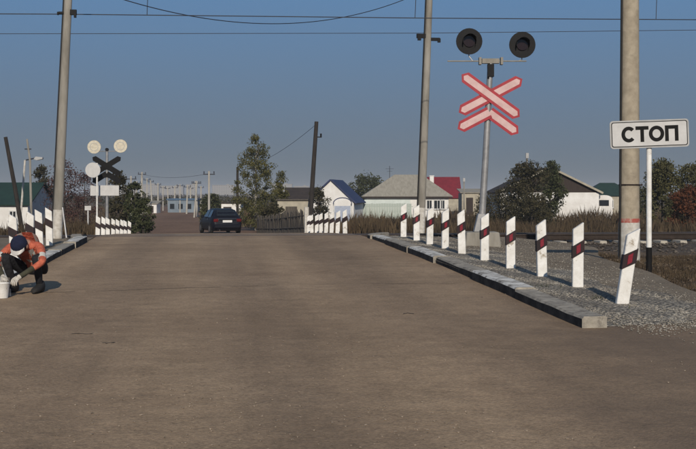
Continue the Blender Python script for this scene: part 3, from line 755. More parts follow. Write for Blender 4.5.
# red roof
d = 138; hr, w, z0 = house_root('house', 430, 461, d, 'house with crimson metal roof half hidden behind the long pale house')
ze = zz(197.5, d) - z0; zr = zz(177, d) - z0
b = MB(); b.box((0, 3.2, ze/2), (w - .2, 6.2, ze)); b.build('wall', M_BEIGE, hr)
gable_roof(hr, 'roof', M_RRED, w / 2, .1, 6.3, ze, zr, .15, .08, 'x')
for sx in (-1, 1):
    b = MB(); b.add([(sx * (w/2 - .1), .15, ze), (sx * (w/2 - .1), 6.25, ze), (sx * (w/2 - .1), 3.2, zr - .05)], [(0, 1, 2)]); b.build('gable', M_RRED, hr)
# blue gable
d = 105; hr, w, z0 = house_root('house', 308, 354, d, 'small white house with steep dark blue gable roof', rz=R(-8))
ze = zz(202, d) - z0; zr = zz(180.5, d) - z0
b = MB(); b.prism([(-w/2, -.2), (w/2, -.2), (w/2, ze), (0, zr), (-w/2, ze)], 0, 7); b.build('wall', M_BWHITE, hr)
gable_roof(hr, 'roof', M_RBLUE, w / 2, 0, 7, ze + .02, zr + .02, .22, .13, 'y')
window(hr, .9, ze * .55, .7, .8, 0); window(hr, -.6, ze * .55, .7, .8, 0)
# little blue canopy gate in front of it
d = 97; x, y = at(342.5, d); z0 = gz(x, y)
ck = thing('gate_canopy', (x, y, z0), -YAW, 'small arched blue canopy over a gate by the blue roofed house', 'canopy')
b = MB(); n = 10; w2 = .85; zt = zz(203.5, d) - z0; rise = .55
P = [(w2 * math.cos(math.pi * i / n), zt + rise * math.sin(math.pi * i / n)) for i in range(n + 1)]; P2 = [(p[0] * .92, zt + (p[1] - zt) * .88 - .02) for p in P]
for i in range(n): b.prism([P[i], P[i+1], P2[i+1], P2[i]], -.5, .5)
b.build('canopy_roof', M_RBLUE, ck)
for s_ in (-1, 1):
    b = MB(); b.box((s_ * .78, 0, zt / 2), (.1, .1, zt)); b.build('canopy_post', M_FRAME, ck)
b = MB(); b.box((0, .03, zt * .45), (1.4, .05, zt * .85)); b.build('gate_leaf', mat('pale_blue_paint', (.40, .45, .55), (.32, .36, .45)), ck)
# gabled white house on the right
d = 90; hr, w, z0 = house_root('house', 500, 599, d, 'white walled house with dark brown gable behind the bushy tree')
ze = zz(192.5, d) - z0; zr = zz(168.5, d) - z0
b = MB(); b.box((0, 4, ze/2), (w, 8, ze)); b.build('wall', M_BWHITE, hr)
b = MB(); b.prism([(-w/2, ze + .002), (w/2, ze + .002), (0, zr)], .03, 7.9); b.build('gable', M_GABLE, hr)
gable_roof(hr, 'roof', M_RDARK, w / 2, 0, 8, ze + .04, zr + .04, .25, .09, 'y')
for s_ in (-1, 1):
    b = MB(); q = w / 2 + .25; kk = (zr - ze) / (w / 2)
    slab(b, [(s_ * q, -.29, ze - kk * .25 + .0), (s_ * q, -.255, ze - kk * .25 + .0), (s_ * .01, -.255, zr + .02), (s_ * .01, -.29, zr + .02)], .16); b.build('barge_board', M_BEIGE, hr)
for pxw in (525, 541): window(hr, (pxw - 549.5) * d / F, ze * .55, .8, .95, 0)
xw = (606 - 549.5) * d / F
b = MB(); n = 10; hw2 = .68; pz = zz(199, d) - z0
P = [(xw - hw2, -.1), (xw + hw2, -.1)] + [(xw + hw2 * math.cos(math.pi * i / n), pz + .32 * math.sin(math.pi * i / n)) for i in range(n + 1)]
b.prism(P, .6, 4.5); pr = b.build('porch', M_BWHITE, hr)
b = MB(); zw = zz(203, d) - z0; b.box((xw - .05, .585, zw), (.85, .03, .48)); f = b.build('porch_window', M_PANE, pr)
b = MB(); b.tube([((582 - 549.5) * d / F, 3.5, ze), ((582 - 549.5) * d / F, 3.5, zz(178, d) - z0)], .03, 6); b.box(((582 - 549.5) * d / F, 3.5, zz(179.5, d) - z0), (.35, .25, .35)); b.build('vent', M_WIRE, hr)
# green roof behind the pole
d = 132; hr, w, z0 = house_root('house', 588, 640, d, 'low house with dark green roof behind the concrete pole')
ze = zz(196, d) - z0; zr = zz(182.5, d) - z0
b = MB(); b.box((0, 3.5, ze/2), (w - .3, 6.6, ze)); b.build('wall', M_BEIGE, hr); hw = w / 2
b = MB(); b.add([(-hw, 0, ze), (hw, 0, ze), (hw, 7, ze), (-hw, 7, ze), (-hw + 2.2, 3.5, zr), (hw - 2.2, 3.5, zr)], [(3, 2, 1, 0), (0, 1, 5, 4), (1, 2, 5), (2, 3, 4, 5), (3, 0, 4)]); b.build('roof', M_RGREEN, hr)
window(hr, -.5, ze * .6, .9, .9, .19)
# green roofed white house at the left edge
d = 70; hr, w, z0 = house_root('house', -58, 30, d, 'white house with dark green roof at the left edge')
ze = zz(204.5, d) - z0; zr = zz(183, d) - z0
b = MB(); b.box((0, 3.5, ze/2), (w - .4, 6.6, ze)); b.build('wall', M_BWHITE, hr)
gable_roof(hr, 'roof', M_RGREEN, w / 2 - .2, .2, 6.8, ze, zr, .2, .08, 'x')
for sx in (-1, 1):
    b = MB(); b.prism([(.25, ze), (6.75, ze), (3.5, zr - .03)], sx * (w/2 - .26) - .03, sx * (w/2 - .26) + .03, M=Matrix(((0, 1, 0, 0), (1, 0, 0, 0), (0, 0, 1, 0), (0, 0, 0, 1)))); b.build('gable', M_BWHITE, hr)
window(hr, (12 + 14) * d / F, ze * .62, .42, .55, .2); window(hr, (-20 + 14) * d / F, ze * .62, .7, .7, .2)
# beige block shed and dark barn near the timber pole
d = 66; x, y = at(293, d); z0 = gz(x, y) - .05
sh = thing('block_shed', (x, y, z0), -YAW, 'low beige block shed behind the dark picket fence', 'shed')
w = 31 * d / F; zt = zz(200.5, d) - z0
b = MB(); b.box((0, 1.2, zt/2), (w, 2.4, zt)); b.build('wall', M_BEIGE, sh)
b = MB(); b.box((0, 1.2, zt + .04), (w + .2, 2.6, .08)); b.build('roof', M_BOARD, sh)
b = MB(); b.box((-.1, -.02, zt * .42), (.7, .04, zt * .8)); b.build('door', M_BOARD, sh)
d = 116; hr, w, z0 = house_root('barn', 284, 322, d, 'dark roofed barn showing between the birch and the timber pole'); hr['category'] = 'barn'
ze = zz(199, d) - z0; zr = zz(188, d) - z0
b = MB(); b.box((0, 3, ze/2), (w - .3, 5.6, ze)); b.build('wall', M_BOARD, hr)
gable_roof(hr, 'roof', M_RDARK, w / 2 - .1, .1, 6, ze, zr, .15, .08, 'x')
# white van-like block behind the car and blue building
d = 108; x, y = at(231, d); z0 = gz(x, y)
kk_ = thing('garage', (x, y, z0), -YAW, 'small white garage seen over the roof of the dark car', 'garage')
b = MB(); zt = zz(203.5, d) - z0; b.box((0, 1.5, zt/2), (1.9, 3, zt)); b.build('wall', M_BWHITE, kk_)
b = MB(); b.box((0, 1.5, zt + .05), (2.1, 3.2, .1)); b.build('roof', M_RDARK, kk_)
b = MB(); b.box((-.35, -.02, zt * .42), (.8, .04, zt * .75)); b.build('door', M_GABLE, kk_)
d = 150; x, y = at(181, d); z0 = gz(x, y)
kk_ = thing('blue_building', (x, y, z0), -YAW, 'long low pale blue building far down the dirt road', 'building')
zt = zz(200, d) - z0; M_PBLUE = mat('pale_blue_wall', (.20, .245, .285), (.145, .18, .215), scale=1)
b = MB(); b.box((0, 3, zt/2), (3.6, 6, zt)); b.build('wall', M_PBLUE, kk_)
b = MB(); b.box((0, 3, zt + .1), (3.9, 6.3, .2)); b.build('roof', mat('blue_sheet_roof', (.08, .14, .22), (.06, .11, .18)), kk_)
for i in range(3):
    b = MB(); b.box((-1.2 + 1.15 * i, -.02, zt * .5), (.6, .04, .7)); b.build('window', M_PANE, kk_)
d = 145; x, y = at(149, d); z0 = gz(x, y)
kk_ = thing('shed', (x, y, z0), -YAW, 'small whitewashed shed left of the far pale blue building', 'shed')
zt = zz(204, d) - z0
b = MB(); b.box((0, 1.5, zt/2), (2.0, 3, zt)); b.build('wall', M_BWHITE, kk_)
b = MB(); slab(b, [(-1.2, -.2, zt), (1.2, -.2, zt), (1.2, 3.2, zt + .35), (-1.2, 3.2, zt + .35)], .08); b.build('roof', M_RGREY, kk_)
b = MB(); b.box((.3, -.02, zt * .42), (.6, .04, zt * .75)); b.build('door', M_GABLE, kk_)
d = 128; x, y = at(473, d); z0 = gz(x, y)
kk_ = thing('shed', (x, y, z0), -YAW, 'low grey shed between the crimson roof and the near signal mast', 'shed')
zt = zz(193, d) - z0
b = MB(); b.box((0, 2, zt/2), (2.6, 4, zt)); b.build('wall', M_BEIGE, kk_)
b = MB(); slab(b, [(-1.5, -.2, zt), (1.5, -.2, zt), (1.5, 4.2, zt + .45), (-1.5, 4.2, zt + .45)], .08); b.build('roof', M_RGREY, kk_)
b = MB(); b.box((-.4, -.02, zt * .42), (.8, .04, zt * .75)); b.build('door', M_GABLE, kk_)

# far apartment blocks on the horizon
k = NT('far_facade', .9)
br = k.t.nodes.new('ShaderNodeTexBrick'); br.offset = 0; br.inputs['Scale'].default_value = 1; br.inputs['Brick Width'].default_value = 3.2; br.inputs['Row Height'].default_value = 2.8
br.inputs['Mortar Size'].default_value = .85; br.inputs['Color1'].default_value = (.17, .17, .17, 1); br.inputs['Color2'].default_value = (.25, .24, .23, 1); br.inputs['Mortar'].default_value = (.34, .32, .29, 1)
cmb = k.t.nodes.new('ShaderNodeCombineXYZ'); k.lk(k.axis(0), cmb.inputs[0]); k.lk(k.axis(2), cmb.inputs[1]); k.lk(cmb.outputs[0], br.inputs['Vector'])
k.color(br.outputs['Color']); M_CITY = k.m
blocks = [(112, 136, 186.5), (139, 158, 184.8), (160, 183, 186.2), (186, 196, 185), (212, 234, 185.5), (236, 240, 187), (272, 292, 184.5), (294, 309, 186.5)]
names = ['leftmost', 'second', 'third', 'fourth', 'fifth', 'sixth', 'seventh', 'rightmost']
for i, (p0, p1, py) in enumerate(blocks):
    d = 1450 + (i * 37) % 90; x, y = at((p0 + p1) / 2, d); z0 = -1.3; w = (p1 - p0) * d / F; zt = zz(py, d) - z0
    ab = thing('apartment_block', (x, y, z0), -YAW, f'{names[i]} of the pale apartment blocks hazy on the far horizon', 'building', 'far apartment blocks')
    b = MB(); b.box((0, 6, zt/2), (w, 12, zt)); b.build('wall', M_CITY, ab)
    b = MB(); b.box((0, 6, zt + .35), (w + .6, 12.6, .7)); b.box((w * .2, 6, zt + 1.3), (3.5, 3, 1.4)); b.build('roof', M_RGREY, ab)

# ------------------------------------------------------------------ fence of upright dark boards right of the car
x0, y0 = at(304, 47); x1, y1 = at(257, 64)
fr = thing('picket_fence', (x0, y0, 0), 0, 'dark weathered picket fence running back below the birch', 'fence')
Lf = math.hypot(x1 - x0, y1 - y0); n = int(Lf / .19); pk = None
for i in range(n):
    t = i / n; x = x0 + (x1 - x0) * t; y = y0 + (y1 - y0) * t
    if pk is None:
        b = MB(); b.prism([(-.065, -.1), (.065, -.1), (.065, .98), (0, 1.05), (-.065, .98)], -.012, .012); pk = b.build('picket', M_BOARD, fr); o = pk
    else: o = pk.copy(); COL.objects.link(o); o.parent = fr
    o.location = (x - x0, y - y0, gz(x, y)); o.rotation_euler = (R(random.uniform(-3, 3)), R(random.uniform(-4, 4)), math.atan2(y1 - y0, x1 - x0)); o.scale.z = random.uniform(.88, 1.06)
for zr_ in (.3, .8):
    b = MB(); b.tube([(0, .03, gz(x0, y0) + zr_), ((x1 - x0) / 2, (y1 - y0) / 2 + .03, gz((x0+x1)/2, (y0+y1)/2) + zr_), (x1 - x0, y1 - y0 + .03, gz(x1, y1) + zr_)], .03, 6); b.build('fence_rail', M_BOARD, fr)
b = MB(); x, y = at(306.5, 46.6); z0 = gz(x, y); b.prism([(-.09, -.1), (.09, -.1), (.09, zz(207, 46.6) - z0), (-.09, zz(207, 46.6) - z0)], -.09, .09)
tag(b.build('gate_post', M_WHITEW, loc=(x, y, z0), bevel=.015), 'pale square gate post at the near end of the dark picket fence', 'post')

# ------------------------------------------------------------------ timber and far poles
def timber_pole(px0, py0, px1, d, r0, r1, label, arm=None, pz=None):
    x, y = at(px0, d); z0 = gz(x, y); xt, yt = at(px1, d); zt = zz(py0, d)
    root = thing('timber_pole', (x, y, z0), 0, label, 'pole')
    b = MB(); b.tube([(0, 0, -.3), ((xt - x) * .5, (yt - y) * .5, (zt - z0) * .5), (xt - x, yt - y, zt - z0)], [r0, (r0 + r1) / 2, r1], 10); b.build('shaft', M_WOODP, root, smooth=True)
    if arm:
        b = MB(); f = (zz(arm, d) - z0) / (zt - z0); c = Vector(((xt - x) * f, (yt - y) * f, zz(arm, d) - z0))
        b.box(c + Vector((r1 + .1, 0, 0)), (.26, .06, .06)); b.tube([c + Vector((r1 + .2, 0, -.02)), c + Vector((r1 + .2, 0, .2))], .05, 8); b.build('insulator', M_BLACKP, root)
    return root
timber_pole(309, 121.5, 316.5, 62, .145, .11, 'dark leaning timber pole beside the blue roofed house', 137)
timber_pole(25, 137, 5.5, 45, .10, .075, 'dark timber pole slanting left at the left edge')
x, y = at(237.5, 95); timber_pole(237.5, 167, 237.5, 95, .13, .1, 'short dark timber pole left of the birch tree')
# lamp pole at the left
d = 48; x, y = at(32, d); z0 = gz(x, y)
lp = thing('street_lamp', (x, y, z0), -YAW, 'thin braced lamp pole beside the green roofed house', 'street lamp')
q = d / F; zt = zz(139, d) - z0; zl = zz(160, d) - z0
b = MB(); b.tube([(0, 0, -.2), (-2 * q, 0, zl), (-5 * q, 0, zt)], [.06, .05, .04], 8); b.build('shaft', M_CONCD, lp, smooth=True)
b = MB(); b.tube([(-12 * q, .05, zz(200, d) - z0 - .9), (-7 * q, 0, zl)], .045, 8); b.build('brace', M_WHITEW, lp, smooth=True)
b = MB(); b.tube([(-6 * q, 0, zl), (3 * q, 0, zl + .08)], .03, 6); ar = b.build('lamp_arm', M_WIRE, lp)
b = MB(); b.prism([(2 * q, zl + .03), (5 * q, zl - .02), (11 * q, zl + .04), (11 * q, zl + .12), (4 * q, zl + .15)], -.1, .1); b.build('lamp_head', M_SIGNB, ar, bevel=.01)
b = MB(); b.box((-4 * q, 0, zz(149, d) - z0), (.28, .05, .05)); b.build('crossarm', M_WIRE, lp)
# receding poles beyond the crossing
POLES = [(131, 176, 92, 0), (141, 172, 120, 1), (147, 178, 140, 0), (152.5, 180, 150, -2), (158, 183, 160, 0), (163, 186, 165, 0),
         (180, 184, 150, 0), (186.5, 185, 140, 1), (194, 181, 118, 3), (197.5, 181, 122, -2), (209, 171, 84, 0), (201, 186, 170, 0), (136, 181, 130, 1), (168.5, 187, 175, -1), (174, 186, 160, 1), (190.5, 187, 168, 0)]
M_PPOLE = mat('pale_concrete_pole', (.44, .42, .37), (.34, .32, .28), scale=3)
for i, (px, py, d, ln) in enumerate(sorted(POLES)):
    x, y = at(px, d); z0 = gz(x, y); zt = zz(py, d) - z0; q = d / F
    nm = ['first', 'second', 'third', 'fourth', 'fifth', 'sixth', 'seventh', 'eighth', 'ninth', 'tenth', 'eleventh', 'twelfth', 'thirteenth', 'fourteenth', 'fifteenth', 'last'][i]
    p = thing('concrete_post_pole', (x, y, z0), -YAW, f'{nm} from left of the thin pale poles beyond the far crossing signal', 'pole', 'thin poles along the far dirt road')
    b = MB(); r = .10 + .02 * (i % 3); b.tube([(0, 0, -.2), (ln * q, 0, zt)], [r, r * .75], 8); b.build('shaft', M_PPOLE, p, smooth=True)
    b = MB(); b.box((ln * q, 0, zt - .25), (.9, .08, .08)); [b.tube([(ln * q + s_, 0, zt - .2), (ln * q + s_, 0, zt - .02)], .04, 6) for s_ in (-.38, .38)]; b.build('crossarm', M_WIRE, p)
for px, py, d, lab in ((527, 153, 84, 'thin pole with a small lamp rising behind the bushy tree'), (464, 178, 118, 'thin dark pole right of the crimson roof')):
    x, y = at(px, d); z0 = gz(x, y); zt = zz(py, d) - z0
    p = thing('thin_pole', (x, y, z0), -YAW, lab, 'pole')
    b = MB(); b.tube([(0, 0, -.2), (0, 0, zt)], [.09, .06], 8); b.build('shaft', M_CONCD, p, smooth=True)
    b = MB(); b.box((0, -.05, zt - .2), (.22, .2, .4)); b.build('lamp_head', M_SIGNB, p)
a0 = wp(316.5, 124, 62); wire('service_wire', [a0, wp(237.5, 168.5, 95)], .012, 'thin wire falling left from the leaning timber pole behind the birch', sag=.5)
wire('service_wire', [wp(141, 174, 120), wp(209, 173.5, 84)], .012, 'faint wire between two thin pale poles above the dirt road', sag=.35)

# ------------------------------------------------------------------ vegetation
def leaf_mat(name, c1, c2, tr=.25): return mat(name, c1, c2, scale=2.6, detail=4, rough=.75, transl=tr, lo=.36, hi=.64)
L_BIRCH = leaf_mat('birch_leaf', (0.155, 0.14, 0.045), (0.05, 0.056, 0.022))
L_GREEN = leaf_mat('shrub_leaf', (0.085, 0.092, 0.036), (0.03, 0.038, 0.017))
L_RED = leaf_mat('red_brown_leaf', (0.12, 0.056, 0.044), (0.05, 0.026, 0.022))
L_DARK = leaf_mat('dark_autumn_leaf', (.086, .072, .034), (.030, .030, .015))
L_WILLOW = leaf_mat('willow_leaf', (0.125, 0.115, 0.045), (0.05, 0.05, 0.022))
L_RUST = leaf_mat('rust_leaf', (.175, .062, .026), (.065, .028, .016))
M_BARK = mat('dark_bark', (.060, .050, .042), (.030, .026, .022), scale=4, rough=1)
M_BIRCHB = mat('birch_bark', (.42, .39, .34), (.10, .09, .08), scale=5, rough=1, stretch=(1, 1, 3))
def leaves_mesh(name, centres, radii, per, size, m, parent, flat=.8):
    V = []; Fs = []
    for (c, r, n) in zip(centres, radii, per):
        u = rng.normal(size=(n, 3)); u /= np.linalg.norm(u, axis=1)[:, None]; rad = r * rng.random(n) ** .45
        p = np.array(c) + u * rad[:, None] * np.array([1, 1, flat])
        a = rng.normal(size=(n, 3)); a /= np.linalg.norm(a, axis=1)[:, None]
        b_ = np.cross(a, rng.normal(size=(n, 3))); b_ /= np.linalg.norm(b_, axis=1)[:, None]
        s = size * rng.uniform(.55, 1.3, n)[:, None]
        q = np.stack([p - a*s, p + b_*s*.55, p + a*s, p - b_*s*.55], 1).reshape(-1, 3)
        o = len(V); V += q.tolist(); Fs += [(o+4*i, o+4*i+1, o+4*i+2, o+4*i+3) for i in range(n)]
    me = bpy.data.meshes.new(name); me.from_pydata(V, [], Fs); me.materials.append(m); return link(name, me, parent)
def tree(name, px, d, top_py, width_px, label, lm, bark=None, shape='oval', trunk=.25, n_leaf=5000, size=.10, lean=0, clump=.36, seed=0, zbase=None, cat='tree', group=None, trunk_r=.09, depth=None, dense=1.0):
    r = random.Random(seed * 31 + int(px)); x, y = at(px, d); z0 = gz(x, y) if zbase is None else zbase
    H = zz(top_py, d) - z0; W = width_px * d / F / 2
    root = thing(name, (x, y, z0), r.random() * 0, label, cat, group)
    b = MB(); tips = []
    spine = [Vector((0, 0, -.15))] + [Vector((lean * t + r.gauss(0, .03) * H * .3, r.gauss(0, .02) * H, H * t)) for t in (.25, .5, .75, .93)]
    b.tube(spine, [trunk_r, trunk_r * .8, trunk_r * .55, trunk_r * .32, .012], 7)
    nl = 16 if cat == 'tree' else 10
    def prof(t):
        if shape == 'oval': return math.sin(math.pi * min(1, max(0, (t - trunk + .10) / (1.12 - trunk)))) ** .7
        if shape == 'birch': return float(np.interp(t, [0, .12, .3, .5, .7, .85, .95, 1.0], [.45, .85, 1.0, .9, .72, .48, .26, .10]))
        if shape == 'spire': return max(.12, 1.0 - (t - trunk) / (1 - trunk)) ** .6 * (.55 + .45 * min(1, (t - trunk) / .18 + .4))
        return math.sqrt(max(0.05, 1 - ((t - .38) / .64) ** 2))
    for i in range(nl):
        t = trunk + (.92 - trunk) * (i + r.random()) / nl; an = r.random() * 6.28; rad = W * prof(t) * r.uniform(.6, 1.0)
        A = Vector((lean * t, 0, H * max(.08, t - .10))); B_ = Vector((lean * t + math.cos(an) * rad, math.sin(an) * rad * (depth or 1), H * min(.98, t + .03)))
        mid = A.lerp(B_, .5) + Vector((0, 0, H * .015)); b.tube([A, mid, B_], [trunk_r * .34 * (1.1 - t), trunk_r * .2, .008], 5, cap=False); tips += [B_, mid.lerp(B_, .4)]
    b.build('trunk', bark or M_BARK, root, smooth=True)
    cen = []; rd = []; per = []
    nc = int((60 + W * 26) * dense)
    for i in range(nc):
        if i < len(tips): c = tips[i]
        else:
            t = trunk + (1.0 - trunk) * r.random(); an = r.random() * 6.28; rr = W * prof(t) * math.sqrt(r.random()) * r.uniform(.85, 1.08)
            c = Vector((lean * t + math.cos(an) * rr, math.sin(an) * rr * (depth or 1), H * t * .985))
        k_ = clump * W * r.uniform(.6, 1.3); cen.append(tuple(c)); rd.append(k_); per.append(max(8, int(n_leaf / nc * r.uniform(.4, 1.6))))
    leaves_mesh('crown', cen, rd, per, size, lm, root)
    return root
tree('birch_tree', 256, 72, 135, 46, 'tall slender birch with thinning yellow green leaves', L_BIRCH, M_BIRCHB, 'birch', .05, 12500, .062, clump=.24, dense=2.0, seed=5, trunk_r=.11)
tree('birch_tree', 281, 74, 168, 22, 'small young birch right of the tall birch', L_BIRCH, M_BIRCHB, 'spire', .08, 3200, .07, clump=.42, seed=2, trunk_r=.06)
tree('shrub', 210, 92, 194, 22, 'round green shrub left of the dark car roof', L_GREEN, None, 'round', .1, 2850, .10, seed=3, cat='shrub')
tree('shrub', 272, 66, 205, 30, 'low dark shrub under the birch behind the picket fence', L_DARK, None, 'round', .1, 2280, .08, seed=30, cat='shrub')
tree('shrub', 119, 66, 172, 25, 'dull olive bush just behind the far crossing signal mast', L_DARK, None, 'oval', .12, 3000, .08, seed=4, cat='shrub')
tree('shrub', 134, 60, 182, 20, 'green bush right of the far crossing signal', L_GREEN, None, 'oval', .08, 2600, .08, seed=5, cat='shrub')
tree('shrub', 144, 57, 199, 20, 'low bush at the dirt road edge right of the far signal', L_GREEN, None, 'round', .06, 2470, .07, seed=6, cat='shrub')
tree('shrub', 64, 72, 162, 44, 'reddish brown bare looking bush behind the left mast', L_RED, None, 'oval', .12, 3300, .06, seed=7, cat='shrub')
tree('shrub', 84, 76, 172, 36, 'dark red bush left of the far crossing signal', L_RED, None, 'oval', .1, 2700, .06, seed=8, cat='shrub')
tree('shrub', 42, 82, 166, 26, 'dusky brown shrub between the lamp pole and the left mast', L_DARK, None, 'oval', .1, 3230, .09, seed=9, cat='shrub')
tree('broad_tree', 526, 72, 165, 52, 'dark bushy autumn tree before the brown gabled house', L_DARK, None, 'round', .18, 6800, .085, seed=10, clump=.36)
tree('broad_tree', 551, 78, 161.5, 28, 'narrow dark tree right behind the bushy autumn tree', L_GREEN, None, 'oval', .18, 4940, .085, seed=11)
tree('shrub', 505, 80, 188, 30, 'low dark shrub left of the bushy autumn tree', L_DARK, None, 'round', .1, 2850, .08, seed=12, cat='shrub')
tree('shrub', 532, 68, 196, 44, 'low dense dark shrub at the foot of the bushy autumn tree', L_DARK, None, 'round', .04, 2600, .07, seed=21, cat='shrub')
tree('shrub', 489, 74, 194, 34, 'low dark shrub right of the near signal mast', L_DARK, None, 'round', .04, 2600, .07, seed=22, cat='shrub')
tree('broad_tree', 663, 66, 161, 40, 'yellow green willow tree right of the stop sign post', L_WILLOW, None, 'round', .14, 8740, .085, seed=13)
tree('broad_tree', 692, 70, 166, 44, 'olive green willow cut by the right edge', L_WILLOW, None, 'round', .14, 7980, .085, seed=14)
tree('shrub', 688, 55, 186, 36, 'rust orange bush at the right edge', L_RUST, None, 'round', .08, 6460, .065, seed=15, cat='shrub')
tree('broad_tree', 366, 150, 176, 40, 'green tree behind the long pale house and the blue roof', L_GREEN, None, 'round', .15, 4940, .16, seed=16)
tree('shrub', 318, 86, 188, 24, 'dark leafy shrub before the white blue roofed gable', L_DARK, None, 'oval', .1, 3230, .08, seed=17, cat='shrub')
tree('shrub', 640, 92, 186, 34, 'dull green shrub behind the concrete pole', L_GREEN, None, 'round', .1, 3420, .09, seed=18, cat='shrub')
# distant scrub belt: a mass of brush far down the plain
cen = []; rd = []; per = []
for i in range(420):
    d = random.uniform(190, 420); px = random.uniform(-60, 760); x, y = at(px, d); hgt = random.uniform(.6, 2.6)
    cen.append((x, y, gz(x, y) + hgt * .4)); rd.append(hgt); per.append(40)
o = leaves_mesh('distant_scrub', cen, rd, per, .35, L_DARK, None, .7); tag(o, 'distant belt of low brown scrub across the plain', 'scrub', kind='stuff')

# dry grass: standing stalks beyond the rails (uncountable)
G_DRY = mat('dry_grass', (.160, .112, .062), (.055, .036, .022), scale=1.1, detail=5, rough=.9, transl=.2)
G_DARK = mat('withered_weeds', (.125, .090, .052), (.040, .028, .018), scale=1.3, detail=5, rough=.9, transl=.2)
def grass(name, n, sampler, h0, h1, wd, m, label):
    V = []; Fs = []
    for i in range(n):
        x, y = sampler(); z = rough_ground(x, y); hh = random.uniform(h0, h1) * (.75 + .45 * math.sin(x * .9 + 1.3 * math.sin(y * .35)) * math.sin(y * .6 + .8 * math.sin(x * .4)) + random.gauss(0, .1)); hh = max(.04, hh); a = random.random() * 6.28; wx, wy = math.cos(a) * wd, math.sin(a) * wd
        lx, ly = random.gauss(0, .16) * hh, random.gauss(0, .16) * hh; o = len(V)
        V += [(x - wx, y - wy, z - .02), (x + wx, y + wy, z - .02), (x + lx*.4 + wx*.7, y + ly*.4 + wy*.7, z + hh*.55), (x + lx, y + ly, z + hh)]
        Fs += [(o, o+1, o+2), (o, o+2, o+3)]
    me = bpy.data.meshes.new(name); me.from_pydata(V, [], Fs); me.materials.append(m)
    return tag(link(name, me), label, 'grass', kind='stuff')
def samp_right():
    while True:
        px = random.uniform(346, 720); d = random.uniform(37, 85); x, y = at(px, d)
        if x > 5.6 and y > 32.8: return x, y
def samp_rows():
    px = random.uniform(348, 432); d = random.gauss(52, 6); return at(px, max(40, d))
def samp_left():
    while True:
        px = random.uniform(-20, 150); d = random.uniform(33, 80); x, y = at(px, d)
        if x < -3.6 - .03 * (y - 40): return x, y
def samp_near():
    while True:
        px = random.uniform(590, 720); d = random.uniform(12.5, 26); x, y = at(px, d)
        if x > epR(y) + random.uniform(-.25, .5) and y < 26.2: return x, y
def samp_mid():
    px = random.uniform(226, 345); d = random.uniform(50, 90); x, y = at(px, d); return (x, y) if x > 4.2 else (x + 3.2, y)
grass('dry_grass', 46000, samp_right, .25, .95, .018, G_DARK, 'brown withered weeds standing beyond the rails on the right')
grass('dry_grass', 9000, samp_rows, .4, .85, .02, G_DRY, 'taller tawny dry grass before the long pale house')
grass('dry_grass', 22000, samp_left, .15, .6, .016, G_DARK, 'short withered grass beyond the rails on the left')
grass('dry_grass', 9000, samp_mid, .1, .45, .016, G_DRY, 'pale dry grass around the picket fence and birches')
grass('dry_grass', 12000, samp_near, .03, .13, .007, G_DARK, 'sparse low weeds between the footpath and the rails')
def samp_belt():
    return at(random.uniform(440, 720), random.gauss(80, 3))
grass('dry_grass', 9000, samp_belt, .7, 1.5, .022, G_DARK, 'tall brown weeds before the white walled house on the right')
def samp_far():
    px = random.uniform(-20, 715); d = random.uniform(80, 190); x, y = at(px, d)
    return (x, y) if not (-9 < x < 3) else (x + 14, y)
grass('dry_grass', 22000, samp_far, .3, 1.0, .04, G_DRY, 'dry grass of the plain among the distant houses')
grass('grass_tuft', 500, lambda: (lambda q: (q[0] + random.gauss(0, .09), q[1] + random.gauss(0, .07)))(random.choice([at(645, 11.6), at(540, 13.9), at(600, 12.6), at(505, 15.6), at(668, 12.2)])), .15, .19, .004, L_GREEN, 'few small green weed tufts in the gravel by the posts')

